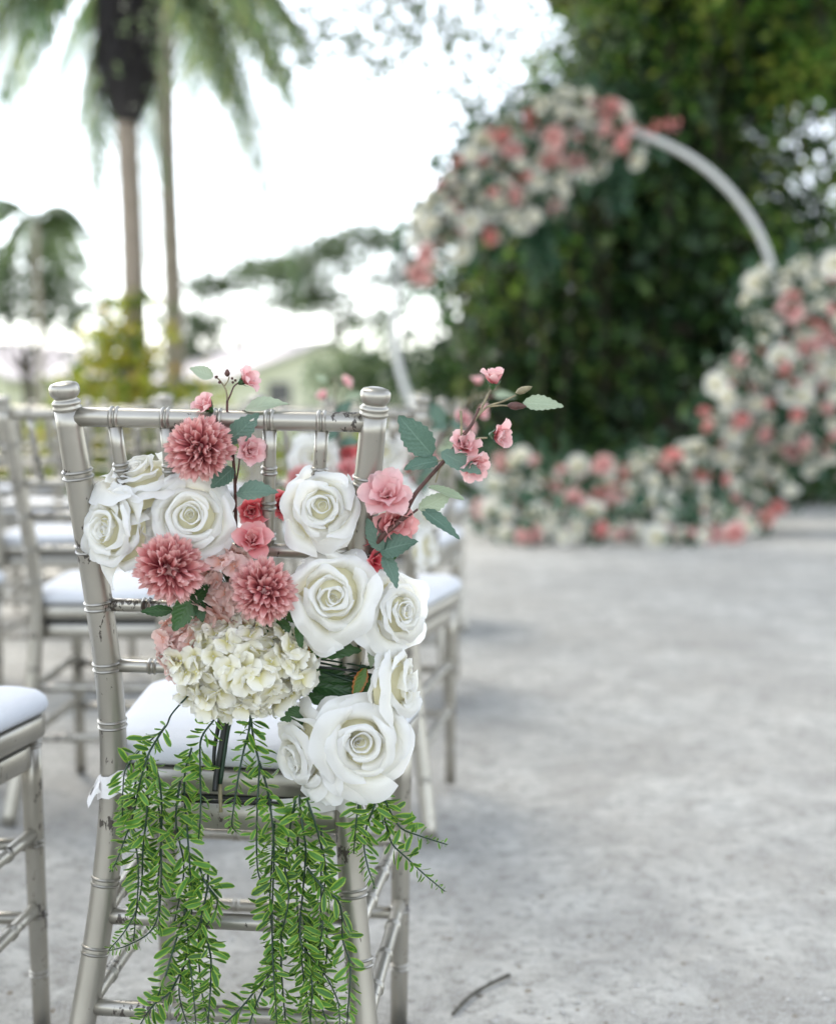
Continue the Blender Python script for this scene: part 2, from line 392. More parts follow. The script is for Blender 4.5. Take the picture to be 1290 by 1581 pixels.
tw = [at(700, 1567, 2.2), at(716, 1552, 2.2), at(728, 1538, 2.2), at(752, 1524, 2.2), at(786, 1508, 2.2)]
def on_ground(px, py):
    d = 2.0
    for _ in range(30):
        p = at(px, py, d); d *= 1 + 0.8 * (p.z - 0.0) / CAMZ
    return at(px, py, d)
tp = [on_ground(px, py) for px, py in ((700, 1567), (714, 1551), (730, 1537), (756, 1523), (786, 1508))]
for p_ in tp: p_.z = float(ground_z(p_.x, p_.y)) + 0.006
mb = MB(); c0 = tp[2].copy()
pp = smoothpath([p_ - c0 + Vector((random.uniform(-1, 1), random.uniform(-1, 1), 0)) * .0015 for p_ in tp], 5)
mb.tube(pp, [0.0024 + 0.0012 * random.random() for _ in pp], 7)
o = mb.build('twig', M_TWIG); o.location = c0
tag(o, 'thin dark bent twig lying alone on the pale sand', 'twig')

# ------------------------------------------------------------------ chiavari chair
WT = [(0, .196), (.10, .181), (.20, .1655), (.30, .1525), (.40, .143), (.47, .1395), (.55, .1405), (.62, .1445), (.70, .152), (.82, .165), (.92, .1745)]
YT = [(0, -.062), (.15, -.03), (.3, -.008), (.45, 0), (.55, -.010), (.70, -.036), (.92, -.080)]
def smoothtab(tab, z):
    # average for a rounded bend
    return sum(interp(tab, z + k * .03) for k in (-2, -1, 0, 1, 2)) / 5 if .06 < z < .86 else interp(tab, z)
def stile_pt(side, z): return Vector((side * smoothtab(WT, z), smoothtab(YT, z), z))
def ring_pair(mb, p, axis, r, n=14, gap=.0062, rr=.0026):
    axis = axis.normalized(); q = Vector((0, 0, 1)).rotation_difference(axis)
    for s in (-.5, .5):
        c = p + axis * gap * s; rows = []
        for k in range(7):
            a = 2 * math.pi * k / 6
            rows.append([c + q @ Vector(((r + rr * math.cos(a)) * math.cos(2 * math.pi * j / n), (r + rr * math.cos(a)) * math.sin(2 * math.pi * j / n), rr * math.sin(a))) for j in range(n)])
        mb.grid(rows, True)
def rod(mb, a, b, r, rings=(), n=12, r1=None):
    a = Vector(a); b = Vector(b); r1 = r if r1 is None else r1
    mb.tube([a.lerp(b, k / 6) for k in range(7)], [r + (r1 - r) * k / 6 for k in range(7)], n)
    for t in rings: ring_pair(mb, a.lerp(b, t), b - a, r + (r1 - r) * t - .0006)
SEAT_R, SEAT_F, SEAT_D = .158, .200, .40
def seat_outline(grow=0.0, rad=.045):
    a, b, d = SEAT_R + grow, SEAT_F + grow, SEAT_D
    y0, y1 = .010 - grow * .3, d + grow
    cs = [(-a, y0, .03), (a, y0, .03), (b, y1, rad + .02), (-b, y1, rad + .02)]; out = []
    for k in range(4):
        p = Vector(cs[k][:2]); pr = Vector(cs[k - 1][:2]); nx_ = Vector(cs[(k + 1) % 4][:2]); r = cs[k][2]
        d0 = (pr - p).normalized(); d1 = (nx_ - p).normalized(); s0 = p + d0 * r; s1 = p + d1 * r
        for m in range(6):
            t = m / 5; out.append(tuple(s0 * (1 - t) ** 2 + p * 2 * t * (1 - t) + s1 * t * t))
        for m in range(1, 4): out.append(tuple(s1.lerp(nx_ + (p - nx_).normalized() * cs[(k + 1) % 4][2], m / 4)))
    return out
def make_chair(label, group):
    root = empty('chiavari_chair'); tag(root, label, 'chair', group)
    for side in (-1, 1):
        mb = MB(); zs = [k * .0232 for k in range(40)]; zs[-1] = .901
        pts = [stile_pt(side, z) for z in zs]
        mb.tube(pts, [.0160 if z < .75 else .0160 - .0012 * (z - .75) / .14 for z in zs], 18)
        for z in (.12, .254, .336, .529, .600, .674, .742, .827):
            p = stile_pt(side, z); ring_pair(mb, p, stile_pt(side, z + .01) - stile_pt(side, z - .01), .0158, 18, .0075, .0021)
        st = mb.build('stile', M_METAL, root)
        mb = MB(); ax = (stile_pt(side, .89) - stile_pt(side, .86)).normalized()
        mb.lathe(stile_pt(side, .899), [(.0146, 0), (.0158, .001), (.0163, .0035), (.0148, .0053), (.0158, .0073), (.0163, .0095), (.0143, .0117), (.0122, .0135), (.0143, .0155), (.0164, .0185), (.0171, .0225), (.0168, .027), (.0148, .030), (.0095, .0318), (0.0001, .0322)], 18, ax)
        mb.build('finial', M_METAL, st)
    TR = .892
    a, b = stile_pt(-1, TR), stile_pt(1, TR); mb = MB(); fr = [.155, .325, .495, .665, .835]
    rod(mb, a, b, .0112, fr, 14); mb.build('top_rail', M_METAL, root)
    rails = [(.744, .0085, (.17, .5, .83)), (.674, .0080, (.19, .5, .81)), (.600, .0080, (.19, .38, .62, .81))]
    A = stile_pt(-1, .744); B = stile_pt(1, .744)
    for z, r, rg in rails:
        mb = MB(); rod(mb, stile_pt(-1, z), stile_pt(1, z), r, rg, 12); mb.build('back_rail', M_METAL, root)
    for t in fr:
        mb = MB(); rod(mb, a.lerp(b, t) - Vector((0, 0, .010)), A.lerp(B, .5 + (t - .5) * .98), .0078, (.33, .62, .88), 12, .0072); mb.build('spindle', M_METAL, root)
    # seat: frame, apron boards, cushion, front legs
    mb = MB(); mb.slab(seat_outline(.004), [(.441, .003), (.444, 0), (.468, 0), (.472, .004)]); mb.build('seat_frame', M_METAL, root)
    mb = MB(); mb.slab(seat_outline(-.012), [(.398, .002), (.400, 0), (.428, 0), (.430, .002)]); mb.build('apron', M_METAL, root)
    mb = MB(); mb.slab(seat_outline(-.016), [(.429, .0), (.4415, 0)]); mb.build('dark_gap_fill', M_BLACK, root)  # black slab paints the shaded gap between seat frame and apron
    mb = MB(); mb.slab(seat_outline(.006), [(.475, .014), (.4745, .006), (.478, .001), (.484, -.002), (.494, .001), (.502, .010), (.507, .026), (.5095, .06), (.511, .11)])
    mb.build('cushion', M_CUSH, root)
    fl = {}
    for side in (-1, 1):
        top = Vector((side * (SEAT_F - .028), SEAT_D - .03, .441)); bot = Vector((side * (SEAT_F - .026), SEAT_D - .016, 0)); fl[side] = (top, bot)
        mb = MB(); rod(mb, bot, top, .0125, (.20, .40, .64, .97), 14, .0150); mb.build('front_leg', M_METAL, root)
    def leg_pt(side, z): t, b_ = fl[side]; return b_.lerp(t, z / .432)
    for z in (.272, .165):
        mb = MB(); rod(mb, stile_pt(-1, z + .022), stile_pt(1, z + .022), .0098, (.3, .7), 12); mb.build('stretcher', M_METAL, root)
        mb = MB(); rod(mb, leg_pt(-1, z), leg_pt(1, z), .0095, (.3, .7), 12); mb.build('stretcher', M_METAL, root)
        for side in (-1, 1):
            mb = MB(); rod(mb, stile_pt(side, z + .018), leg_pt(side, z + .018), .0095, (.25, .5, .75), 12); mb.build('stretcher', M_METAL, root)
    return root
YAW = R(4.5)
CH0 = Vector((-.232, 1.63, .004))
chair = make_chair('silver chiavari chair in sharp focus carrying the rose and fern bouquet', 'silver chiavari chairs')
chair.location = CH0; chair.rotation_euler = (0, R(1.1), -YAW)
rv = Vector((math.cos(YAW), -math.sin(YAW), 0)); AISLE = Vector((.075, 1.33, 0))
LBL = {(0, 1): 'silver chiavari chair cut by the left edge, its white cushion nearest the bouquet chair',
       (1, 0): 'blurred silver chair by the sandy aisle, directly behind the bouquet chair, second in line',
       (2, 0): 'blurred silver chair by the sandy aisle, third in line, its seat just past the second',
       (3, 0): 'far blurred silver chair at the aisle end of the fourth row',
       (1, 1): 'blurred silver chair left of the bouquet chair, its leaning stile near the left edge',
       (2, 1): 'blurred silver chair in the third row seen behind the left post of the bouquet chair'}
for i_ in range(0, 5):
    for j in range(0, 6 if i_ > 1 else 4):
        if (i_, j) == (0, 0) or (i_ == 0 and j > 1): continue
        if i_ == 4 and j == 0: continue
        c = copy_tree(chair)
        jit = Vector((random.uniform(-.025, .025), random.uniform(-.03, .03), 0)) if i_ + j > 1 else Vector()
        sp_ = .532 if i_ == 0 else .54
        if i_ == 0: jit = Vector((.012, -.075, 0))
        c.location = CH0 + AISLE * i_ - rv * sp_ * j + jit
        c.rotation_euler = (0, R(random.uniform(-.5, .5)), -YAW + R(random.uniform(-3, 3) if i_ + j > 1 else -5 * (i_ == 1)))
        c['label'] = LBL.get((i_, j), 'far blurred silver chair with a white cushion among the left rows of seats')

# ribbon tied round the left stile
def ribbon(px0, py0, z, label, loc_side):
    root = empty('ribbon_tie', CH0); tag(root, label, 'ribbon')
    root.rotation_euler = (0, R(1.1), -YAW)
    c = stile_pt(loc_side, z); mb = MB(); rows = []
    for w in (-1, -.5, 0, .5, 1):
        row = []
        for k in range(21):
            a = 2 * math.pi * k / 20; rr = .0185 + .0015 * math.sin(3 * a + w)
            row.append(c + Vector((rr * math.cos(a), rr * math.sin(a), w * .0135 + .006 * math.cos(a) * loc_side * -1 + .0015 * math.sin(5 * a))))
        rows.append(row)
    mb.grid(rows); mb.build('ribbon_band', M_RIB, root)
    mb = MB(); rows = []
    for k in range(7):
        t = k / 6; rows.append([c + Vector((loc_side * (.010 + .016 * t + .003 * math.sin(5 * w)), -.014 - .004 * math.sin(3 * t + 4 * w), .002 - .020 * t * t + (w - .5) * (.024 - .004 * t) + .002 * math.sin(6 * t + w * 5))) for w in (0, .25, .5, .75, 1)])
    mb.grid(rows); mb.build('ribbon_tail', M_RIB, root)
    mb = MB(); rows = []
    for k in range(9):
        t = k / 8; rows.append([c + Vector((-loc_side * (.012 + .075 * t), -.018 - .008 * math.sin(t * 3), .004 - .012 * t + (w - .5) * .022)) for w in (0, .5, 1)])
    mb.grid(rows); mb.build('ribbon_band', M_RIB, root)
ribbon(155, 1220, .455, 'white cloth ribbon knotted round the left post of the bouquet chair', -1)
ribbon(520, 1240, .445, 'white cloth ribbon tied round the right post beneath the lowest rose', 1)

# ------------------------------------------------------------------ flowers
def look_quat(d, spin=0.0):
    return Vector((0, 0, 1)).rotation_difference(Vector(d).normalized()) @ Quaternion((0, 0, 1), spin)

def rose_petal(rl, H, curl, alpha, ph, rnd, base=-.32, ruffle=.02, nu=21, nv=13, droop=.6, tuck=.09, close=0.0, lip=.55):
    """one cupped petal: rises from the base, then its rim rolls outward (curl) or closes over the heart (close)"""
    mb = MB(); rows = []; uvs = []
    p1, p2, p3 = rnd.uniform(0, 6.3), rnd.uniform(0, 6.3), rnd.uniform(0, 6.3)
    notch = rnd.uniform(-.08, .10); skew = rnd.uniform(-.14, .14); nc = rnd.uniform(-.5, .5)
    for i in range(nv):
        row = []; ur = []
        for j in range(nu):
            u = -1 + 2 * j / (nu - 1); t0 = i / (nv - 1)
            t = t0 * (1 - .24 * abs(u) ** 2.4 - notch * math.exp(-((u - nc) / .25) ** 2) + skew * u * .5)
            s = math.sin(min(t / .70, 1) * math.pi / 2)
            r = .05 + (rl - .05) * s ** .8 - close * t ** 3
            k = max(0, (t - lip) / (1 - lip))
            z = base + (H - base) * math.sin(min(t / (lip + .30), 1) * math.pi / 2) ** 1.1
            r += curl * (k ** 1.5); z -= curl * droop * k ** 2.4
            e = abs(u) ** 3 * t
            r += curl * .35 * e; z -= curl * .35 * e
            amp = ruffle * t0 ** 2.5
            r += amp * (math.sin(3.1 * u + p1) + .5 * math.sin(8.3 * u + p2)); z += amp * (.8 * math.sin(4.1 * u + p2) + .45 * math.sin(11 * u + p3) + .5 * math.sin(5 * t0 + p1))
            if i == nv - 1: z += amp * .35 * math.sin(37 * u + p1) * (j % 2)
            r *= 1 + tuck * u
            wid = .42 + .58 * math.sin(min(t * 1.3, 1) * math.pi / 2)
            a = ph + u * alpha * wid
            row.append((r * math.cos(a), r * math.sin(a), z)); ur.append((j / (nu - 1), t0))
        rows.append(row); uvs.append(ur)
    mb.grid(rows, uvs=uvs)
    return mb

def make_rose(center, size, facing, label, group, seed, openness=1.0, spin=0.0, hub=None, side=False, mat=None):
    rnd = random.Random(seed); root = empty('white_rose', center, look_quat(facing, spin)); tag(root, label, 'rose', group)
    Sc = Matrix.Scale(size, 4)
    layers = [  # n, radius, height, curl, half-angle, ruffle, droop, close, lip
        (2, .040, .37, .01, 2.3, .004, .2, .02, .7), (2, .085, .385, .02, 2.1, .008, .3, .01, .7), (3, .15, .39, .045, 1.6, .012, .4, 0, .66), (3, .24, .385, .095, 1.4, .018, .5, 0, .60),
        (3, .36, .35, .15, 1.32, .028, .58, 0, .56), (4, .51, .26, .21, 1.12, .040, .62, 0, .54),
        (4, .66, .10, .27, 1.05, .054, .62, 0, .52), (5, .76, -.12, .27, .90, .066, .55, 0, .50)]
    ph = rnd.uniform(0, 6.3); core = rnd.uniform(.72, 1.35); egg = rnd.uniform(.80, 1.0); ega = rnd.uniform(0, 3.1)
    lean = Vector((rnd.gauss(0, .05), rnd.gauss(0, .05), 0)); loose = rnd.uniform(.8, 1.5); wave = rnd.uniform(.8, 1.6)
    layers = [(n + (rnd.random() < .3) - (rnd.random() < .2 and n > 2), rl * (core + (1 - core) * min(1, li / 5)), H * (1 if li < 4 else rnd.uniform(.85, 1.1)), cu, al * rnd.uniform(.92, 1.15), ru * wave, dr, cl, lp) for li, (n, rl, H, cu, al, ru, dr, cl, lp) in enumerate(layers)]
    for li, (n, rl, H, cu, al, ru, dr, cl, lp) in enumerate(layers):
        ph += rnd.uniform(.5, 1.7)
        k_in = max(0, 1 - li / 5); sq = egg + (1 - egg) * (1 - k_in)
        Sl = Matrix.Translation(lean * k_in) @ Matrix.Rotation(ega, 4, 'Z') @ Matrix.Diagonal((sq, 1, 1, 1)) @ Matrix.Rotation(-ega, 4, 'Z')
        for k in range(n):
            big = rnd.uniform(.88, 1.10) if li > 2 else rnd.uniform(.95, 1.05)
            mb = rose_petal(rl * big, H + rnd.uniform(-.05, .04) * (1 if li > 1 else .4), cu * openness * rnd.uniform(.55, 1.35), al * rnd.uniform(.9, 1.12),
                            ph + 2 * math.pi * k / n + rnd.uniform(-.28, .28), rnd, ruffle=ru, droop=dr * rnd.uniform(.6, 1.5), close=cl, lip=lp, base=-.40 - .02 * li, tuck=rnd.uniform(.05, .13))
            tl = (.02 + .022 * li) * loose
            mb.build('petal', mat or M_ROSE, root, True, Sc @ Sl @ Matrix.Rotation(rnd.gauss(0, tl), 4, 'X') @ Matrix.Rotation(rnd.gauss(0, tl), 4, 'Y'))
    mb = MB(); mb.lathe((0, 0, 0), [(.74, -.26), (.62, -.10), (.46, .06), (.33, .16), (.22, .235), (.10, .29), (.001, .31)], 20); mb.uv = [(.5, .22)] * len(mb.v); mb.build('heart', mat or M_ROSE, root, True, Sc)
    mb = MB(); mb.lathe((0, 0, 0), [(.02, -.62), (.09, -.58), (.17, -.50), (.19, -.42), (.12, -.36), (0.01, -.34)], 10)
    for k in range(5):
        a = 2 * math.pi * k / 5 + ph; rows = []
        for t in (0, .35, .7, 1):
            w = .11 * (1 - t) + .005; rr = .15 + .42 * t; z = -.46 - .02 * t + .1 * t * t
            rows.append([(rr * math.cos(a + s * w / rr), rr * math.sin(a + s * w / rr), z + abs(s) * .01) for s in (-1, 0, 1)])
        mb.grid(rows)
    mb.build('calyx', M_LEAFD, root, True, Sc)
    if hub is not None:
        M = Matrix.Translation(center) @ root.rotation_quaternion.to_matrix().to_4x4(); inv = M.inverted()
        h = inv @ Vector(hub); s0 = Vector((0, 0, -.56 * size)); mb = MB()
        mb.tube(smoothpath([s0, s0 + Vector((0, 0, -.35 * size)), s0.lerp(h, .6) + Vector((0, 0, -.01)), h], 4), .0019, 7); mb.build('stem', M_FSTEM, root)
    return root

HUB = at(425, 1010, 1.60)
YF = 1.555
G_R = 'white roses of the bouquet'
roses = []
def rose(px, py, Y, dia, facing, label, seed, **kw):
    r = make_rose(at(px, py, Y), dia / 1345 / 2 * (Y / 1.555) / 1.0, facing, label, G_R, seed, hub=HUB, **kw); roses.append(r); return r
rose(220, 742, 1.585, 150, (-.25, -.42, .85), 'creamy rose turned upward behind the two leftmost roses of the bouquet', 11)
rose(174, 820, 1.555, 140, (-.55, -.82, .12), 'leftmost white rose, turned left over the chair post', 12)
rose(294, 800, 1.548, 142, (.06, -1, .20), 'open white rose between the two upper pink pompons', 13)
rose(498, 783, 1.545, 134, (.02, -1, .12), 'uppermost white rose on the right, beside the pink double blossom', 14)
rose(514, 921, 1.535, 150, (.03, -1, .10), 'large open white rose right of the lower pink pompon', 15)
rose(612, 946, 1.560, 128, (.72, -.66, .06), 'white rose turned right below the grey leaves', 16)
rose(612, 1056, 1.556, 138, (.93, -.34, .04), 'white rose seen from the side above the lowest rose', 17)
rose(474, 1162, 1.562, 152, (-.82, -.52, -.24), 'half hidden white rose turned left at the bottom of the bouquet', 18)
rose(560, 1148, 1.530, 154, (.14, -1, .02), 'lowest and largest white rose with a pale yellow heart', 19, openness=1.1)

# pompon chrysanthemums
def floret_mesh(seed, L=1.0, w=.115):
    rnd = random.Random(seed); mb = MB(); rows = []; uvs = []
    bend = rnd.uniform(-.10, .30); tw_ = rnd.uniform(-.5, .5)
    for i in range(6):
        t = i / 5; ww = w * (.35 + .85 * math.sin(min(1, t * 1.05) * math.pi * .70)) * (.62 if i == 5 else 1); row = []; ur = []
        for j, u in enumerate((-1, -.5, 0, .5, 1)):
            tip = (-.05 if abs(u) == 1 else (.03 if abs(u) == .5 else -.05)) if i == 5 else 0
            x = u * ww; y = bend * t * t + .7 * ww * (abs(u) ** 1.5) * (1 - .3 * t); z = t * L + tip
            a = tw_ * t; row.append((x * math.cos(a) - y * math.sin(a), x * math.sin(a) + y * math.cos(a), z)); ur.append((j / 4, t))
        rows.append(row); uvs.append(ur)
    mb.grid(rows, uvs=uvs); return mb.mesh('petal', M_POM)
FLO = [floret_mesh(s) for s in range(8)]
def make_pompon(center, rad, facing, label, seed, stem_to):
    rnd = random.Random(seed); q = look_quat(facing); root = empty('pink_pompon', center, q); tag(root, label, 'pompon flower', 'pink pompons of the bouquet')
    N = (285, 235, 260)[seed - 1]
    for k in range(N):
        z = 1 - 1.55 * (k + .5) / N; a = k * 2.39996; rr = math.sqrt(max(0, 1 - z * z))
        d = Vector((rr * math.cos(a) * (1 + .10 * math.sin(seed * 2 + 1.0)), rr * math.sin(a) * (1 + .08 * math.cos(seed * 3)), z * .92)) + Vector((rnd.gauss(0, .06), rnd.gauss(0, .06), rnd.gauss(0, .06)))
        inner = max(0, (z - .80) / .2)
        L = rad * (1 + .07 * math.sin(2 * a + seed)) * rnd.uniform(.80, 1.06) * (1 - .20 * inner)
        st = d.normalized() * rad * .20
        M = Matrix.Translation(st) @ look_quat(d, rnd.uniform(0, 6.3) if inner > 0 else math.atan2(d.y, d.x) + math.pi / 2 + rnd.gauss(0, .5)).to_matrix().to_4x4() @ Matrix.Scale(L * .82, 4)
        link('petal', rnd.choice(FLO), root, M)
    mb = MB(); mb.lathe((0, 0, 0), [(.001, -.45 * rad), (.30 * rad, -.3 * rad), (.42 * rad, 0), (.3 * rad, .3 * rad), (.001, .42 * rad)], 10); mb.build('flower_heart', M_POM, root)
    M = (Matrix.Translation(center) @ q.to_matrix().to_4x4()).inverted(); mb = MB()
    p0 = M @ Vector(center); p1 = M @ Vector(stem_to); mb.tube(smoothpath([Vector((0, 0, -.25 * rad)), Vector((0, 0, -.9 * rad)).lerp(p1, .3), p1], 5), .0016, 7); mb.build('stem', M_FSTEM, root)
    return root
poms = [make_pompon(at(310, 692, 1.535), .0370, (-.25, -1, .22), 'dusty pink pompon highest in the bouquet, against the top rail', 1, at(318, 800, 1.585)),
        make_pompon(at(263, 877, 1.520), .0390, (.28, -1, -.20), 'dusty pink pompon hanging in front of the left white roses', 2, HUB),
        make_pompon(at(408, 912, 1.522), .0365, (.10, -1, .38), 'dusty pink pompon at the centre between blush hydrangea and white rose', 3, HUB)]

# hydrangeas: florets with four petals
def petal4(seed, mat):
    rnd = random.Random(seed); mb = MB(); rows = []; uvs = []; cu = rnd.uniform(-.12, .22); rf = rnd.uniform(0, 6)
    for i in range(7):
        t = i / 6; w = .60 * math.sqrt(max(.006, 1 - ((t - .60) / .615) ** 2)) if t < 1 else .26; row = []; ur = []
        for j, u in enumerate((-1, -.5, 0, .5, 1)):
            row.append((u * w, .06 + t * .94 - .06 * abs(u) ** 2 * (t > .7), .22 * t - cu * t * t + .14 * u * u * t + .11 * math.sin(5 * u + rf + 4 * t) * t)); ur.append((j / 4, t))
        rows.append(row); uvs.append(ur)
    mb.grid(rows, uvs=uvs); return mb.mesh('petal', mat)
HP = {M_HYD: [petal4(s, M_HYD) for s in range(6)], M_HYDP: [petal4(s + 20, M_HYDP) for s in range(6)]}
eye_mb = MB(); eye_mb.lathe((0, 0, 0), [(.05, -.30), (.07, .03), (.06, .08), (.001, .11)], 8)
EYE = {M_HYD: eye_mb.mesh('floret', M_HYD), M_HYDP: eye_mb.mesh('floret', M_HYDP)}
def make_hydrangea(center, radii, n, mat, label, seed, fsize=.0172, zmin=-.35):
    rnd = random.Random(seed); root = empty('hydrangea_head', center); tag(root, label, 'hydrangea', 'hydrangea heads of the bouquet')
    rx, ry, rz = radii; pts = []; tries = 0
    while len(pts) < n and tries < 6000:
        tries += 1
        d = Vector((rnd.gauss(0, 1), rnd.gauss(0, 1), rnd.gauss(0, 1))).normalized()
        if -d.y < zmin: continue
        p = Vector((d.x * rx, d.y * ry, d.z * rz))
        if all((p - q_).length > fsize * .66 for q_ in pts): pts.append(p)
    for p in pts:
        d = Vector((p.x / rx, p.y / ry, p.z / rz)); d = (d + Vector((rnd.gauss(0, .36), rnd.gauss(0, .36), rnd.gauss(0, .36)))).normalized()
        s = fsize * rnd.uniform(.85, 1.15)
        f = link('floret', EYE[mat], root, Matrix.Translation(p + d * rnd.uniform(-.008, .009)) @ look_quat(d, rnd.uniform(0, 6.3)).to_matrix().to_4x4() @ Matrix.Scale(s, 4))
        for k in range(4):
            link('petal', rnd.choice(HP[mat]), f, Matrix.Rotation(math.pi / 2 * k + rnd.gauss(0, .1), 4, 'Z') @ Matrix.Rotation(rnd.gauss(0, .28), 4, 'X') @ Matrix.Scale(rnd.uniform(.9, 1.1), 4))
    mb = MB()
    for p in pts: mb.tube([(0, .012, -.004), p * .5 + Vector((0, .003, 0)), p], .0008, 5, False)
    mb.build('stalks', M_LEAFP, root)
    return root
hyds = [make_hydrangea(at(376, 1030, 1.552), (.073, .036, .047), 165, M_HYD, 'creamy white hydrangea head at the foot of the bouquet above the ferns', 5),
        make_hydrangea(at(352, 905, 1.565), (.034, .026, .040), 44, M_HYDP, 'blush pink hydrangea head tucked between the two lower pompons', 6, .0155),
        make_hydrangea(at(288, 990, 1.568), (.026, .022, .028), 30, M_HYDP, 'small blush hydrangea cluster left of the creamy hydrangea', 7, .0150)]

# blossom branches
def bpetal(seed, mat):
    rnd = random.Random(seed); mb = MB(); rows = []; uvs = []; cu = rnd.uniform(.1, .5); f = rnd.uniform(0, 6)
    for i in range(6):
        t = i / 5; w = .40 * math.sin(min(1, .12 + .80 * t) * math.pi) ** .6; row = []; ur = []
        for j, u in enumerate((-1, -.5, 0, .5, 1)):
            tip = -.10 * (u == 0) if i == 5 else 0
            row.append((u * w, .05 + t + tip - .1 * abs(u) * (t > .9), .22 * u * u * t + cu * t * (1 - t) + .05 * math.sin(5 * u + f) * t)); ur.append((j / 4, t))
        rows.append(row); uvs.append(ur)
    mb.grid(rows, uvs=uvs); return mb.mesh('petal', mat)
BP = {m: [bpetal(s, m) for s in range(5)] for m in (M_BLO, M_BLOP, M_BLOR)}
cal_mb = MB(); cal_mb.lathe((0, 0, 0), [(.02, -.42), (.10, -.36), (.20, -.18), (.22, -.02), (.05, .06), (.001, .07)], 8)
for k in range(5):
    a = k * 1.257
    cal_mb.grid([[(r * math.cos(a + s), r * math.sin(a + s), z) for s in (-w, 0, w)] for r, z, w in ((.18, -.15, .4), (.34, .02, .3), (.46, .2, .03))])
CAL = cal_mb.mesh('blossom', M_LEAFD)
def blossom(parent, inv, center, dia, facing, mat, seed, double=True, cup=.5):
    rnd = random.Random(seed); s = dia / 1345 / 2
    dia *= 1.3; s *= 1.3; b = link('blossom', CAL, parent, inv @ Matrix.Translation(center) @ look_quat(facing, rnd.uniform(0, 6)).to_matrix().to_4x4() @ Matrix.Scale(s, 4))
    for li, (n, tilt, sc) in enumerate([(6, cup, 1.0), (5, cup + .35, .82), (4, cup + .7, .6)] if double else [(5, cup, 1.0), (4, cup + .35, .75)]):
        for k in range(n):
            M = Matrix.Rotation(2 * math.pi * k / n + li * .5 + rnd.gauss(0, .12), 4, 'Z') @ Matrix.Rotation(tilt + rnd.gauss(0, .14), 4, 'X') @ Matrix.Scale(sc * rnd.uniform(.9, 1.1), 4)
            link('petal', rnd.choice(BP[mat]), b, M)
def leaf_mesh(seed, mat, aspect=.5, serr=.035, n=14):
    rnd = random.Random(seed); mb = MB(); rows = []; uvs = []; dr = rnd.uniform(.05, .28); fold = rnd.uniform(.10, .32); wv = rnd.uniform(0, 6)
    for i in range(n + 1):
        t = i / n; w = aspect * .5 * (math.sin(math.pi * t ** .78) ** .85) if 0 < t < 1 else .004
        if 0 < i < n: w += serr * aspect * (1 if i % 2 else -1)
        row = []; ur = []
        for j, u in enumerate((-1, -.55, 0, .55, 1)):
            row.append((u * w, t + .02 * abs(u), fold * abs(u) * w - dr * t * t + .03 * math.sin(6 * t + wv + u * 2) * abs(u))); ur.append((j / 4, t))
        rows.append(row); uvs.append(ur)
    mb.grid(rows, uvs=uvs); return mb.mesh('leaf', mat)
LM = {m: [leaf_mesh(s, m, a) for s, a in ((1, .50), (2, .56), (3, .46))] for m in (M_LEAF, M_LEAFP, M_LEAFD, M_LEAFO)}
def leaf(parent, inv, base, tip, mat, seed=0, face=(0, -1, .25), wide=1.0):
    base = Vector(base); tip = Vector(tip); y = tip - base; L = y.length; y.normalize()
    z = Vector(face); z = (z - y * z.dot(y)).normalized(); x = y.cross(z)
    M = Matrix((x, y, z)).transposed().to_4x4(); M.translation = base
    return link('leaf', LM[mat][seed % 3], parent, inv @ M @ Matrix.Diagonal((L * wide, L, L, 1)))
def bud(mb, p, d, L, r): mb.lathe(p, [(.0002, 0), (r * .8, L * .2), (r, L * .45), (r * .6, L * .8), (.0002, L)], 8, Vector(d).normalized())

def branch_root(name, base, label, cat, group):
    r = empty(name, base); tag(r, label, cat, group); return r, Matrix.Translation(-Vector(base))
def stems(root, inv, paths, name='stem'):
    for pts, r0, r1, mat in paths:
        pp = [inv @ p for p in smoothpath(pts, 5)]; mb = MB(); n = len(pp)
        mb.tube(pp, [(r0 + (r1 - r0) * k / (n - 1)) * (1 + .18 * random.random()) for k in range(n)], 7); mb.build(name, mat, root)

G_B = 'pink blossom branches of the bouquet'
Y1 = 1.548
b1, iv = branch_root('blossom_branch', at(362, 860, 1.585), 'upright pink blossom branch rising over the top rail beside the highest pompon', 'blossom branch', G_B)
stems(b1, iv, [([at(366, 860, 1.58), at(364, 800, 1.575), at(363, 750, 1.56), at(360, 705, Y1), at(356, 665, Y1), at(351, 640, Y1), at(351, 618, Y1)], .0019, .0013, M_BARK),
               ([at(351, 622, Y1), at(349, 603, Y1), at(340, 588, Y1), at(334, 583, Y1)], .0011, .0007, M_BARKG), ([at(351, 620, Y1), at(356, 609, Y1), at(361, 597, Y1), at(368, 591, Y1)], .0010, .0007, M_BARK),
               ([at(346, 597, Y1), at(352, 588, Y1), at(354, 581, Y1)], .0008, .0006, M_BARKG),
               ([at(356, 668, Y1), at(345, 655, Y1), at(336, 645, Y1 + .004)], .0009, .0008, M_BARK), ([at(356, 662, Y1), at(364, 645, Y1), at(376, 634, Y1)], .0009, .0008, M_BARK),
               ([at(363, 752, 1.56), at(368, 725, Y1), at(370, 708, Y1)], .0010, .0008, M_BARK),
               ([at(362, 790, 1.57), at(352, 780, 1.56), at(348, 772, 1.555)], .0011, .0009, M_BARK)])
blossom(b1, iv, at(376, 588, Y1), 40, (.75, -.35, .35), M_BLOP, 1, False, .62)
blossom(b1, iv, at(322, 630, Y1 - .004), 42, (-.45, -.55, .55), M_BLOP, 2, False, .75)
blossom(b1, iv, at(382, 696, Y1), 44, (.45, -.8, .15), M_BLOP, 3, True, .5)
blossom(b1, iv, at(387, 788, 1.575), 50, (.2, -1, .0), M_BLOR, 4, True, .6)
blossom(b1, iv, at(390, 838, 1.548), 54, (.1, -.85, .5), M_BLO, 5, True, .45)
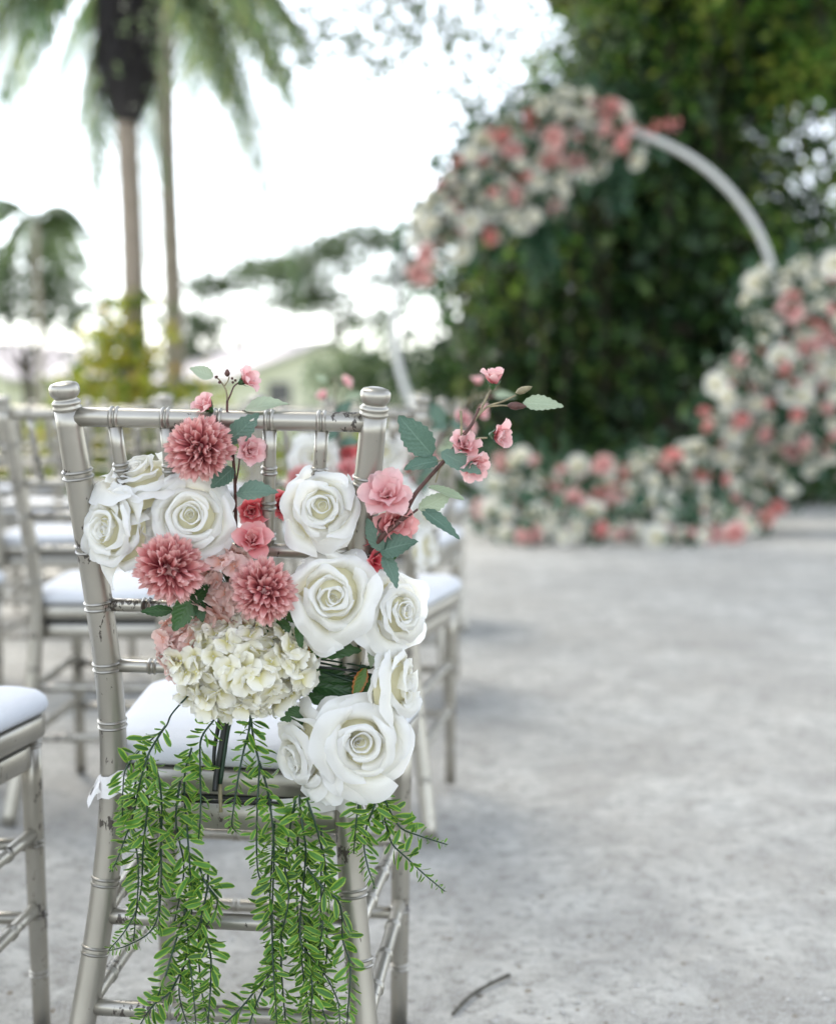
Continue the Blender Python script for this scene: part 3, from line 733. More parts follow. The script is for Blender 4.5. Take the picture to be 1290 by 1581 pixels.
blossom(b1, iv, at(432, 780, 1.60), 46, (.3, -.9, .1), M_BLOR, 6, True, .5)
mb = MB(); bud(mb, iv @ at(351, 582, Y1), (0, 0, 1), .009, .0034); bud(mb, iv @ at(336, 584, Y1), (-.6, -.2, .6), .004, .0022); bud(mb, iv @ at(341, 589, Y1), (-.6, -.5, -.4), .004, .002)
for bx, by in ((357, 585), (358, 591), (362, 588)): bud(mb, iv @ at(bx, by, Y1), (.5, -.4, .2), .0035, .0016)
mb.build('bud', M_BARK, b1)
leaf(b1, iv, at(330, 582, Y1), at(294, 568, Y1 - .01), M_LEAFP, 0, (.2, -1, .3), 1.1)
leaf(b1, iv, at(376, 634, Y1), at(440, 613, Y1 - .005), M_LEAFP, 1, (.1, -.7, .7), .7)
leaf(b1, iv, at(352, 684, Y1 - .004), at(398, 640, Y1 - .012), M_LEAF, 2, (.2, -1, .1), 1.15)
leaf(b1, iv, at(361, 722, Y1), at(326, 752, Y1 - .01), M_LEAF, 0, (-.2, -1, .2), 1.3)
leaf(b1, iv, at(364, 762, Y1), at(422, 752, Y1 - .015), M_LEAF, 1, (.0, -.8, .6), .95)
leaf(b1, iv, at(352, 778, 1.556), at(322, 742, 1.56), M_LEAF, 1, (-.1, -1, .0), .5)

Y2 = 1.535
b2, iv = branch_root('blossom_branch', at(545, 880, 1.585), 'arching pink blossom branch reaching out right past the chair post', 'blossom branch', G_B)
stems(b2, iv, [([at(545, 880, 1.58), at(572, 852, 1.56), at(592, 826, Y2), at(620, 800, Y2), at(640, 764, Y2), at(664, 735, Y2), at(688, 708, Y2), at(712, 676, Y2), at(728, 655, Y2), at(740, 630, Y2)], .0030, .0016, M_BARK),
               ([at(728, 655, Y2), at(742, 632, Y2), at(750, 615, Y2), at(757, 602, Y2)], .0014, .0010, M_BARKG), ([at(735, 644, Y2), at(752, 628, Y2), at(775, 620, Y2), at(796, 610, Y2)], .0013, .0008, M_BARKG),
               ([at(752, 628, Y2), at(772, 626, Y2), at(790, 627, Y2)], .0010, .0008, M_BARKG),
               ([at(712, 676, Y2), at(712, 655, Y2), at(711, 634, Y2)], .0013, .0014, M_BARKG), ([at(722, 680, Y2), at(736, 677, Y2), at(752, 676, Y2)], .0010, .0010, M_BARKG),
               ([at(690, 708, Y2), at(675, 712, Y2), at(664, 712, Y2)], .0009, .0008, M_BARKG), ([at(688, 712, Y2), at(678, 725, Y2), at(672, 745, Y2)], .0009, .0008, M_BARKG),
               ([at(606, 812, Y2), at(626, 800, Y2), at(645, 786, Y2)], .0016, .0011, M_BARK), ([at(592, 826, Y2), at(582, 812, Y2), at(590, 795, Y2)], .0015, .001, M_BARK),
               ([at(560, 862, 1.56), at(575, 858, 1.55), at(590, 850, 1.545)], .0012, .001, M_BARK)])
blossom(b2, iv, at(597, 768, Y2 - .004), 66, (.0, -.85, .5), M_BLOP, 11, True, .32)
blossom(b2, iv, at(607, 803, Y2 + .012), 62, (.3, -.8, -.35), M_BLO, 12, True, .35)
blossom(b2, iv, at(761, 592, Y2), 40, (.1, -.35, .9), M_BLOP, 13, False, .85)
blossom(b2, iv, at(764, 672, Y2), 44, (.75, -.6, -.1), M_BLOP, 14, True, .6)
blossom(b2, iv, at(716, 692, Y2 + .006), 46, (.1, -.7, .5), M_BLOP, 15, True, .5)
blossom(b2, iv, at(728, 716, Y2 + .004), 48, (.35, -.75, -.45), M_BLOP, 16, True, .45)
blossom(b2, iv, at(578, 866, 1.552), 34, (.4, -.8, .1), M_BLOR, 17, False, .6)
blossom(b2, iv, at(572, 826, 1.565), 40, (-.2, -.9, .1), M_BLOR, 18, False, .6)
mb = MB(); bud(mb, iv @ at(795, 607, Y2), (.9, -.2, .35), .020, .0042); mb.build('bud', M_BARKG, b2)
mb = MB(); bud(mb, iv @ at(782, 626, Y2), (1, -.2, -.05), .022, .0048); mb.build('bud', M_BARK, b2)
leaf(b2, iv, at(806, 622, Y2), at(868, 624, Y2 - .01), M_LEAFP, 2, (0, -.9, .5), .95)
leaf(b2, iv, at(668, 704, Y2), at(616, 644, Y2 - .012), M_LEAF, 0, (-.2, -1, .1), 1.15)
leaf(b2, iv, at(678, 712, Y2), at(627, 716, Y2 - .012), M_LEAF, 1, (0, -.8, .6), 1.0)
leaf(b2, iv, at(680, 698, Y2 - .004), at(742, 728, Y2 - .015), M_LEAF, 2, (.2, -.9, .3), 1.0)
leaf(b2, iv, at(660, 752, Y2), at(716, 768, Y2 - .006), M_LEAFP, 0, (.1, -.5, .8), .8)
leaf(b2, iv, at(645, 786, Y2), at(697, 766, Y2 - .006), M_LEAFP, 1, (.1, -1, -.3), 1.0)
leaf(b2, iv, at(650, 786, Y2), at(710, 828, Y2 - .012), M_LEAF, 2, (.4, -.8, .3), .7)
leaf(b2, iv, at(590, 852, 1.545), at(566, 802, 1.535), M_LEAF, 0, (-.3, -1, .1), .9)
leaf(b2, iv, at(586, 852, 1.545), at(635, 832, 1.525), M_LEAF, 1, (.1, -.8, .5), 1.15)
leaf(b2, iv, at(592, 856, 1.545), at(614, 904, 1.520), M_LEAF, 2, (.4, -.9, .2), .9)

# dark leaf sprigs at the heart of the bouquet
G_S = 'leaf sprigs of the bouquet'
def sprig(label, leaves, hub=HUB):
    r, iv = branch_root('leaf_sprig', hub, label, 'leaf sprig', G_S)
    for k, (bx, by, tx, ty, Y, m, w) in enumerate(leaves):
        b = at(bx, by, Y); t = at(tx, ty, Y - .008)
        leaf(r, iv, b, t, m, k, (random.uniform(-.3, .3), -1, random.uniform(.0, .5)), w)
        stems(r, iv, [([Vector(hub), Vector(hub).lerp(b, .6) + Vector((0, .008, 0)), b], .0012, .0010, M_FSTEM)])
    return r
sprig('dark green leaves poking out below the left pompon', [(300, 915, 268, 974, 1.548, M_LEAFD, 1.1), (296, 930, 318, 902, 1.545, M_LEAFD, 1.3), (306, 925, 312, 960, 1.545, M_LEAFD, 1.2), (268, 942, 218, 944, 1.56, M_LEAFD, .75)])
sprig('dark green leaves under the centre pompon beside the large open rose', [(428, 955, 452, 982, 1.548, M_LEAFD, 1.0), (412, 960, 395, 990, 1.55, M_LEAFD, 1.1), (440, 950, 472, 958, 1.545, M_LEAFD, 1.1), (458, 960, 466, 1004, 1.54, M_LEAFD, .6), (372, 895, 345, 880, 1.575, M_LEAFD, 1.2)])
sprig('dark pointed leaves filling the gap above the lowest rose', [(470, 1000, 556, 1004, 1.56, M_LEAFD, .75), (490, 1018, 478, 990, 1.555, M_LEAFO, .9), (475, 1040, 585, 1048, 1.585, M_LEAFD, .55), (470, 1058, 570, 1068, 1.582, M_LEAFD, .6), (470, 1075, 545, 1086, 1.58, M_LEAFD, .6), (500, 1038, 575, 1030, 1.588, M_LEAFD, .5),
      (565, 1030, 545, 1080, 1.57, M_LEAFO, .8), (585, 1045, 560, 1075, 1.565, M_LEAFD, .8), (570, 995, 602, 1012, 1.572, M_LEAFD, 1.0), (580, 985, 572, 1030, 1.575, M_LEAFP, .8), (470, 1095, 434, 1112, 1.565, M_LEAFD, 1.1), (455, 1100, 470, 1130, 1.565, M_LEAFD, 1.1), (585, 870, 618, 850, 1.575, M_LEAFD, .9)])

# wrapped stem bundle hanging below the hydrangea
r, iv = branch_root('stem_bundle', at(345, 1055, 1.59), 'black wrapped flower stems and a brown stick hanging below the creamy hydrangea', 'stem bundle', None)
for pts, rr, m in (([(352, 1040), (350, 1090), (344, 1140), (334, 1200), (332, 1222)], .0042, M_BLACK), ([(362, 1050), (356, 1100), (348, 1150), (340, 1210)], .0030, M_FSTEM), ([(338, 1040), (345, 1060), (352, 1075)], .0060, M_BLACK),
                   ([(352, 1090), (346, 1150), (340, 1200), (341, 1254)], .0026, M_BARKG), ([(346, 1080), (332, 1150), (330, 1190)], .0026, M_BLACK)):
    stems(r, iv, [([at(x, y, 1.585 - .004 * k) for k, (x, y) in enumerate(pts)], rr, rr * .75, m)])
stems(r, iv, [([at(470, 1028, 1.575), at(530, 1034, 1.572), at(575, 1042, 1.570)], .0016, .0012, M_BLACK), ([at(316, 1236, 1.60), at(420, 1240, 1.60), at(505, 1245, 1.60)], .0022, .0022, M_BLACK), ([at(338, 1062, 1.585), at(420, 1015, 1.59), at(440, 990, 1.59)], .004, .003, M_BLACK)])

# ------------------------------------------------------------------ ferns
def leaflet_mesh(seed):
    rnd = random.Random(seed); mb = MB(); rows = []; uvs = []; dr = rnd.uniform(-.1, .35); sd_ = rnd.uniform(-.12, .12)
    prof = [(0, .04), (.12, .085), (.35, .14), (.68, .15), (.88, .115), (1, .03)]
    for i, (t, w) in enumerate(prof):
        rows.append([(u * w + sd_ * t * t, t, .45 * abs(u) * w - dr * t * t) for u in (-1, 0, 1)]); uvs.append([(0, t), (.5, t), (1, t)])
    mb.grid(rows, uvs=uvs)
    mb.tube([(0, -.22, 0), (0, .02, 0)], .018, 4, False)
    return mb.mesh('leaflet', M_FERN)
LF = [leaflet_mesh(s) for s in range(8)]
def fern(pts, label, group, seed, start=0.0, L0=27, Lend=.28, Y=1.553, sp=9.2, hang=True):
    rnd = random.Random(seed); n = len(pts)
    wp = [at(x, y, Y + .012 * math.sin(seed + 1.3 * k) - .010 * k / n) for k, (x, y) in enumerate(pts)]
    path = smoothpath(wp, 10); root = empty('fern_strand', path[0]); tag(root, label, 'fern', group); b0 = path[0].copy()
    loc = [p - b0 for p in path]; cum = [0]
    for k in range(1, len(loc)): cum.append(cum[-1] + (loc[k] - loc[k - 1]).length)
    T = cum[-1]; mb = MB(); m = len(loc)
    mb.tube(loc, [.0014 - .0007 * k / m for k in range(m)], 6); mb.build('stem', M_FSTEM, root)
    s = T * start; side = 1; sc = 1 / 1345
    while s < T:
        t = s / T; k = max(1, min(m - 1, int(np.searchsorted(cum, s)))); f = (s - cum[k - 1]) / max(1e-9, cum[k] - cum[k - 1])
        p = loc[k - 1].lerp(loc[k], f); d = (loc[k] - loc[k - 1]).normalized()
        tl = (t - start) / max(.01, 1 - start)
        taper = 1 - (1 - Lend) * max(0, (tl - .45) / .55) ** 1.2
        if tl < .06: taper *= .7
        L = L0 * .92 * sc * taper * rnd.uniform(.62, 1.25)
        fr = Vector((rnd.gauss(0, .5), -1, rnd.gauss(0, .5))).normalized(); sd_ = d.cross(fr).normalized() * side
        y = (sd_ * rnd.uniform(.75, 1.0) + d * rnd.uniform(.05, .75) + fr * rnd.gauss(.1, .42) + Vector((0, 0, -.12))).normalized()
        z = (fr + Vector((rnd.gauss(0, .8), rnd.gauss(0, .4), rnd.gauss(0.3, .8)))); z = (z - y * z.dot(y)).normalized(); x = y.cross(z)
        M = Matrix((x, y, z)).transposed().to_4x4(); M.translation = p + y * L * .18
        link('leaflet', rnd.choice(LF), root, M @ Matrix.Diagonal((L * rnd.uniform(.85, 1.3), L, L, 1)))
        side = -side
        s += sp * sc * .50 * (.42 + .58 * taper) * rnd.uniform(.8, 1.25)
    return root
FL = 'green fern strand in the dense cluster hanging over the left chair post'; FM = 'green fern strand in the dense cluster hanging in the middle below the lowest rose'
FRt = 'short green fern sprig fanning out at the right below the lowest rose'; FT = 'loose green fern strand hanging in front of the white seat cushion'
GF = 'fern strands hanging from the bouquet'
sd0 = 100
def F_(pts, label, **kw):
    global sd0
    sd0 += 1; return fern(pts, label, GF, sd0, **kw)
F_([(338, 1072), (318, 1071), (300, 1066), (285, 1080), (265, 1103), (256, 1122), (236, 1140), (210, 1165), (194, 1188), (190, 1220), (189, 1268)], 'long arching fern strand curving out left from under the hydrangea', start=.42)
F_([(256, 1120), (242, 1142), (228, 1168), (216, 1210), (206, 1258), (192, 1298), (180, 1330), (170, 1346)], FL, start=.12)
F_([(228, 1168), (228, 1205), (227, 1255), (221, 1310), (219, 1365), (211, 1404), (192, 1439), (168, 1467)], FL)
F_([(236, 1170), (246, 1205), (250, 1250), (248, 1310), (244, 1365), (246, 1391), (242, 1421), (227, 1443), (196, 1460), (168, 1468)], FL)
F_([(349, 1085), (330, 1112), (311, 1140), (309, 1181), (310, 1231), (309, 1268), (306, 1300)], FT, start=.05, L0=26)
F_([(296, 1155), (286, 1192), (285, 1230), (289, 1280), (292, 1320), (295, 1365), (296, 1408), (292, 1469), (297, 1517), (301, 1560), (304, 1610)], FL, L0=29)
F_([(294, 1384), (279, 1430), (270, 1458), (257, 1502), (244, 1538), (236, 1556)], FL, start=.2)
F_([(285, 1490), (272, 1515), (261, 1534), (237, 1552), (218, 1580), (205, 1610)], FL)
F_([(322, 1330), (320, 1372), (313, 1404), (305, 1434), (283, 1456)], FL)
F_([(306, 1330), (316, 1361), (335, 1388), (331, 1410), (318, 1430)], FL, L0=30)
F_([(316, 1430), (322, 1460), (326, 1484), (325, 1528), (321, 1580), (318, 1612)], FL)
F_([(388, 1094), (384, 1130), (376, 1160), (368, 1200), (362, 1240), (358, 1272), (364, 1284)], FT, L0=25)
F_([(386, 1096), (392, 1145), (400, 1180), (398, 1230), (396, 1290), (398, 1343), (406, 1366), (416, 1378)], FT, L0=24)
F_([(400, 1175), (411, 1212), (417, 1244), (422, 1288), (423, 1330), (421, 1381), (420, 1439), (422, 1497), (426, 1555), (428, 1612)], FM, L0=29)
F_([(462, 1228), (463, 1242), (467, 1276), (472, 1311), (470, 1346), (466, 1393), (463, 1428), (466, 1462), (479, 1476), (500, 1502), (516, 1532), (523, 1555), (525, 1600)], FM, L0=30)
F_([(474, 1340), (498, 1370), (521, 1390), (528, 1416), (529, 1451), (540, 1486), (540, 1520), (537, 1560), (535, 1600)], FM, L0=29)
F_([(474, 1235), (486, 1270), (500, 1323), (502, 1360), (495, 1397), (498, 1428), (494, 1458)], FM)
F_([(456, 1236), (449, 1270), (443, 1311), (440, 1340), (446, 1380), (440, 1420), (432, 1450)], FM)
F_([(422, 1480), (411, 1517), (398, 1545), (386, 1580), (380, 1610)], FM)
F_([(416, 1500), (392, 1532), (372, 1556), (348, 1580), (330, 1600)], FM)
F_([(470, 1450), (478, 1490), (482, 1525), (480, 1560), (478, 1610)], FM, L0=29)
F_([(556, 1228), (553, 1244), (549, 1276), (546, 1318)], FRt, L0=25, sp=7)
F_([(582, 1226), (577, 1246), (566, 1276), (562, 1307), (568, 1339), (576, 1362), (578, 1372)], FRt, L0=25)
F_([(590, 1226), (598, 1244), (607, 1262), (621, 1280), (646, 1290), (690, 1304)], FRt, L0=27, Lend=.2)
F_([(588, 1240), (595, 1270), (605, 1302), (628, 1325), (656, 1351), (686, 1376)], FRt, L0=24, Lend=.2)
F_([(575, 1228), (588, 1250), (592, 1276)], FRt, L0=27)
for k in range(3):      # fill of the dense left cluster
    x0 = 210 + k * 32; F_([(x0 + random.uniform(-5, 5), 1195 + random.uniform(-5, 45)), (x0 + random.uniform(-8, 8), 1270), (x0 + 4 + random.uniform(-8, 8), 1335 + random.uniform(0, 30)), (x0 + 2 + random.uniform(-12, 12), 1385 + random.uniform(0, 80))], FL, Y=1.568, L0=29)
for k in range(2):
    x0 = 285 + k * 26; F_([(x0, 1400 + random.uniform(0, 30)), (x0 + random.uniform(-8, 8), 1460), (x0 + random.uniform(-10, 10), 1530), (x0 + random.uniform(-14, 14), 1590)], FL, Y=1.566, L0=28)
for k in range(3):
    x0 = 424 + k * 36; y0 = 1250 + max(0, k - 5) * 45 + random.uniform(0, 40)
    F_([(x0, y0), (x0 + random.uniform(-8, 8), y0 + 70), (x0 + random.uniform(-8, 10), y0 + 140), (x0 + random.uniform(-8, 14), y0 + 215 + random.uniform(0, 60))], FM, Y=1.566, L0=29)
for k in range(3):
    x0 = 436 + k * 34; F_([(x0, 1420 + random.uniform(0, 40)), (x0 + random.uniform(-8, 8), 1480), (x0 + random.uniform(-10, 10), 1540), (x0 + random.uniform(-14, 14), 1610)], FM, Y=1.566, L0=28)

# ------------------------------------------------------------------ second bouquet on the aisle chair of the next row
SH = AISLE + Vector((-.035, 0, .02))
def second(root, name, label, cat, group):
    me = merged_mesh(root, name); o = link(name, me)
    o.matrix_basis = Matrix.Translation(SH) @ root.matrix_basis
    tag(o, label, cat, group)
G2 = 'flowers of the second, blurred bouquet'
for r in roses[2:7]: second(r, 'white_rose', 'blurred white rose of the second bouquet seen through the chair back', 'rose', G2)
for r in poms[1:]: second(r, 'pink_pompon', 'blurred pink pompon of the second bouquet seen through the chair back', 'pompon flower', G2)
for r in hyds[:2]: second(r, 'hydrangea_head', 'blurred hydrangea head of the second bouquet seen through the chair back', 'hydrangea', G2)
for r in (b1, b2): second(r, 'blossom_branch', 'blurred pink blossom branch of the second bouquet rising behind the chair back', 'blossom branch', G2)

# ------------------------------------------------------------------ wedding arch
YA = 10.3
ac = at(905, 500, YA); AR = (295 / F) * (YA * 1.0)
root = empty('hoop_arch', (ac.x, YA, 0)); tag(root, 'large round white metal hoop arch carrying the two flower garlands', 'arch')
mb = MB(); rows = []
for k in range(97):
    a = 2 * math.pi * k / 96; c = Vector((AR * math.cos(a), 0, ac.z + AR * math.sin(a))); o_ = Vector((math.cos(a), 0, math.sin(a)))
    rows.append([c + o_ * .027 * math.cos(b) + Vector((0, 1, 0)) * .027 * math.sin(b) for b in [2 * math.pi * m / 10 for m in range(10)]])
mb.grid(rows, True); mb.build('hoop', M_ARCH, root)
for sx in (-.5, .5):
    mb = MB(); mb.box((sx - .05, -.45, 0), (sx + .05, .45, .07)); mb.box((sx - .03, -.04, .07), (sx + .03, .04, ac.z - math.sqrt(AR * AR - sx * sx) + .01)); mb.build('foot', M_ARCH, root, False)
def far_rose(seed, mat):
    rnd = random.Random(seed); mb = MB(); ph = 0
    for n, rl, H, cu, al in ((2, .16, .36, .02, 1.9), (4, .36, .32, .06, 1.0), (5, .60, .18, .14, .85), (6, .84, -.06, .2, .75)):
        ph += 1
        for k in range(n):
            p = rose_petal(rl, H, cu, al, ph + 6.283 * k / n, rnd, nu=5, nv=5, ruffle=.03); b = len(mb.v); mb.v += p.v; mb.uv += p.uv; mb.f += [tuple(b + i for i in f) for f in p.f]
    return mb.mesh('arch_rose', mat)
M_AC = m_petal('coral_arch_petal', (0.68, 0.14, 0.13), (0.77, 0.31, 0.28), (0.81, 0.46, 0.42), .3)
M_AP = m_petal('blush_arch_petal', (0.70, 0.28, 0.26), (0.78, 0.44, 0.40), (0.82, 0.58, 0.54), .3)
AM = {'white': [far_rose(s, M_ROSE) for s in (1, 2)], 'blush pink': [far_rose(s, M_AP) for s in (3, 4)], 'coral': [far_rose(s, M_AC) for s in (5, 6)]}
def inside(poly, x, y):
    c = False; n = len(poly)
    for i in range(n):
        (x0, y0), (x1, y1) = poly[i], poly[i - 1]
        if (y0 > y) != (y1 > y) and x < (x1 - x0) * (y - y0) / (y1 - y0) + x0: c = not c
    return c
def garland(polys, n, where, dmin, depth=.22):
    pts = []; tries = 0
    xs_ = [p[0] for P in polys for p in P]; ys_ = [p[1] for P in polys for p in P]
    while len(pts) < n and tries < 40000:
        tries += 1; x = random.uniform(min(xs_), max(xs_)); y = random.uniform(min(ys_), max(ys_))
        if not any(inside(P, x, y) for P in polys): continue
        if any((x - a) ** 2 + (y - b) ** 2 < dmin ** 2 for a, b in pts): continue
        pts.append((x, y))
    LV = []
    for x, y in pts:
        c = random.choices(['white', 'blush pink', 'coral'], [.70, .20, .10])[0]; Y = YA - .06 + random.uniform(-depth, depth * .5) - (max(0, y - 745) / 105 * 1.15 if y > 600 else 0)
        p = at(x, y, Y); p.z = max(p.z, .07); s = random.choice((.042, .055, .065, .078, .092)) * random.uniform(.9, 1.1) * (.75 if c == 'coral' else 1)
        o = link('arch_rose', random.choice(AM[c]), None, Matrix.Translation(p) @ look_quat((random.gauss(0, .6), -1, random.gauss(.25, .6)), random.uniform(0, 6)).to_matrix().to_4x4() @ Matrix.Scale(s, 4))
        tag(o, 'blurred %s flower in the %s' % (c, where), 'flower', 'flowers of the ' + where)
        LV.append(np.array(p))
    return LV
def leaf_quads(C, size, rng, droop=0.0, aspect=.5, D=None):
    """diamond shaped folded leaves at points C; returns V, F (two triangles each)"""
    n = len(C); d = rng.normal(size=(n, 3)) if D is None else D + rng.normal(size=(n, 3)) * .45
    d[:, 2] -= droop; d /= np.linalg.norm(d, axis=1, keepdims=True)
    r = rng.normal(size=(n, 3)); s = np.cross(d, r); s /= np.linalg.norm(s, axis=1, keepdims=True); nn = np.cross(d, s)
    L = (size * rng.uniform(.6, 1.3, n))[:, None]
    V = np.stack([C, C + d * L * .5 + s * L * aspect * .5 + nn * L * .06, C + d * L, C + d * L * .5 - s * L * aspect * .5 + nn * L * .06], 1).reshape(-1, 3)
    b = np.arange(n)[:, None] * 4
    return V, np.concatenate([b + [[0, 1, 2]], b + [[0, 2, 3]]], 0).reshape(-1, 3)
def leaves(name, C, size, mat, parent=None, droop=0.0, aspect=.5, D=None, seed=0):
    rng = np.random.default_rng(seed); V, Fq = leaf_quads(np.asarray(C, float), size, rng, droop, aspect, None if D is None else np.asarray(D, float))
    return link(name, np_mesh(name, V, Fq, mat), parent)
topP = [[(635, 340), (700, 235), (790, 180), (880, 135), (950, 150), (985, 210), (990, 245), (900, 270), (860, 330), (770, 365), (690, 400), (660, 440), (640, 430)]]
botP = [[(735, 800), (750, 720), (800, 700), (870, 715), (960, 710), (1020, 690), (1070, 690), (1100, 590), (1150, 540), (1150, 440), (1210, 405), (1300, 400), (1300, 700), (1230, 740), (1200, 790), (1110, 850), (980, 850), (860, 845), (780, 840)]]
lv = garland(topP, 130, 'upper left garland of the hoop arch', 14)
lb = garland(botP, 255, 'lower right garland of the hoop arch', 14, .3)
def around(pts, k, s, rng): return np.repeat(np.array(pts), k, 0) + rng.normal(size=(len(pts) * k, 3)) * s
o = leaves('garland_greenery', around(lv, 9, .085, RNG) + [0, .12, 0], .12, M_GARL, seed=1); tag(o, kind='stuff')
o = leaves('garland_greenery', around(lb, 9, .09, RNG) + [0, .13, 0], .12, M_GARL, seed=2); tag(o, kind='stuff')
for (x, y, tx, ty, lab) in ((955, 255, 950, 310, 'green fern tuft hanging from the right end of the upper garland'), (835, 330, 832, 408, 'green fern tuft hanging below the middle of the upper garland')):
    a = at(x, y, YA); b = at(tx, ty, YA); t = RNG.random(260)[:, None]; C = np.array(a) * (1 - t) + np.array(b) * t + RNG.normal(size=(260, 3)) * .045
    o = leaves('fern_tuft', C, .12, M_GARL, None, .9, .3, seed=3); tag(o, lab, 'fern')
# pink sprig at the end of the upper garland
a = at(990, 195, YA); mb = MB()
for k in range(14):
    p = at(985 + k * 4.5 + random.uniform(-8, 8), 195 + random.uniform(-14, 14), YA)
    rr = .016; mb.lathe(p, [(.001, -rr), (rr, -.3 * rr), (rr * .8, .5 * rr), (.001, rr)], 6, Vector((random.gauss(0, 1), -1, random.gauss(0, 1))).normalized())
mb.tube([at(970, 215, YA), at(1010, 196, YA), at(1048, 200, YA)], .006, 5)
o = mb.build('pink_sprig', M_AC); tag(o, 'blurred sprig of small pink blossoms jutting right from the upper garland', 'blossom sprig')

# ------------------------------------------------------------------ trees
def limb(mb, pts, r0, r1, n=8):
    pp = smoothpath(pts, 5); m = len(pp); mb.tube(pp, [r0 + (r1 - r0) * k / (m - 1) for k in range(m)], n)
def blobs(specs, dens, rng, clump=.22, per=14, hollow=.0):
    """leaf clump points inside ellipsoids: (cx,cy,cz, rx,ry,rz)"""
    out = []
    for (cx, cy, cz, rx, ry, rz) in specs:
        n = int(dens * rx * ry * rz * 4.19)
        d = rng.normal(size=(n, 3)); d /= np.linalg.norm(d, axis=1, keepdims=True)
        r = rng.uniform(hollow, 1, n) ** (1 / 2.2); wob = 1 + .22 * np.sin(d[:, 0] * 5 + cx) * np.cos(d[:, 2] * 4 + cz)
        P = np.array([cx, cy, cz]) + d * (r * wob)[:, None] * [rx, ry, rz]
        out.append(np.repeat(P, per, 0) + rng.normal(size=(n * per, 3)) * clump)
    return np.concatenate(out)

# big vine draped tree behind the arch
root = empty('vine_tree', (2.4, 14.2, 0)); tag(root, 'big dark tree draped in hanging vines behind the hoop arch', 'tree')
T0 = Vector((2.4, 14.2, 0))
mb = MB(); limb(mb, [(0, 0, -.1), (-.1, 0, 2.0), (.1, .1, 4.5), (0, 0, 7)], .75, .45, 12)
for k in range(9):
    a = k * .7; limb(mb, [(.65 * math.cos(a), .5 * math.sin(a), -.1), (.5 * math.cos(a), .45 * math.sin(a), 1.8), (.35 * math.cos(a + .3), .3 * math.sin(a + .3), 5)], .22, .15, 7)
mb.build('trunk', M_TRUNK, root)
for (x, y, z) in ((-2.0, -.8, 5.5), (2.4, -.5, 6.0), (.5, 1.2, 7.5), (-1.2, .8, 6.5), (3.2, .6, 4.8)):
    mb = MB(); limb(mb, [(0, 0, 4.2), (x * .4, y * .4, z * .86), (x, y, z)], .28, .09); mb.build('limb', M_TRUNK, root)
spec = [(-1.55, -.1, 1.0, 1.05, .75, 1.35), (-.6, .1, 1.3, 1.3, .8, 1.8), (.6, .1, 1.5, 1.5, .8, 1.9), (1.7, .1, 1.2, 1.4, .8, 1.5), (-1.0, .1, 2.9, 1.15, .8, 1.2), (-.1, 0, 3.2, 1.1, .9, 1.3),
        (.15, 0, 4.6, 1.1, 1.0, 1.1), (.9, -.2, 5.0, 1.5, 1.2, 1.3), (2.5, .3, 5.6, 1.5, 1.2, 1.1), (0, .4, 6.2, 1.3, 1.3, 1.1), (.8, .5, 6.8, 1.8, 1.4, 1.2), (.35, .2, 3.3, .7, .7, 1.1), (3.4, .4, 1.0, 1.2, .8, 1.2), (3.3, 0, 6.6, 1.2, 1.2, 1.0), (-.9, -.9, 1.6, .9, .35, 1.5), (.3, -1.0, 1.8, 1.0, .35, 1.7), (1.4, -.9, 1.4, .9, .35, 1.4), (-.4, -.9, 3.5, .9, .4, 1.0), (-.5, 1.2, 2.5, 2.2, .6, 2.4), (1.2, 1.2, 1.2, 1.8, .6, 1.1)]
spec2 = [(.2, -2.6, 5.9, 1.5, 1.6, .7), (1.4, -2.4, 5.9, 1.7, 1.6, .7), (3.2, -2.0, 5.8, 1.4, 1.4, .7), (.2, -3.6, 6.3, 2.2, 1.2, .6)]
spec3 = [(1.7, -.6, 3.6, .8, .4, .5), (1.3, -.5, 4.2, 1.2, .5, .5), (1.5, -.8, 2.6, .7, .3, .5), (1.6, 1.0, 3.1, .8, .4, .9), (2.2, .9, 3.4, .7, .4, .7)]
C = blobs(spec, 36, RNG, .20, 15, .15)
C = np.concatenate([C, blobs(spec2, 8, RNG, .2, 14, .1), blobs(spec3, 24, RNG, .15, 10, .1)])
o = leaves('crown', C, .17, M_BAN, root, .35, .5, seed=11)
mb = MB(); hv = []
for k in range(110):        # hanging vines and aerial roots
    x = random.uniform(-2.0, 3.6); y = -1.0 + random.uniform(-.25, .35); z1 = random.uniform(3.2, 6.2) if x > -1 else random.uniform(2.0, 3.6); ln = random.uniform(.9, 3.0); z0 = max(.2, z1 - ln)
    path = [(x, y, z1), (x + random.gauss(0, .04), y, (z0 + z1) / 2), (x + random.gauss(0, .08), y, z0)]
    mb.tube(path, .010, 4, False)
    n = int(ln * 20 * random.uniform(.3, 1.2)); t = RNG.random(n)[:, None]
    hv.append(np.array(path[0]) * (1 - t) + np.array(path[2]) * t + RNG.normal(size=(n, 3)) * .06)
mb.build('aerial_roots', M_TRUNK, root)
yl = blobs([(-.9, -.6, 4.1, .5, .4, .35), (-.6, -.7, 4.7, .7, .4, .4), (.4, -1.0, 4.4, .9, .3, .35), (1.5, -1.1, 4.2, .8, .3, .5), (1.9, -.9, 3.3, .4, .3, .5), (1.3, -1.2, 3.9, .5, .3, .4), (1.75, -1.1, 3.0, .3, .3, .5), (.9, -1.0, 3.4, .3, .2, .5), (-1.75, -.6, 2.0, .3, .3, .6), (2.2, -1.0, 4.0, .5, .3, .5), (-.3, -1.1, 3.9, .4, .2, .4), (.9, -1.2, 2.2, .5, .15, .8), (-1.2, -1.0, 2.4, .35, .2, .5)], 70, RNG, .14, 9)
leaves('sun_tinted_leaves', yl, .14, M_SUNTINT, root, .4, .5, seed=13)  # clumps at top and edges, sunlit look painted into their leaf colour
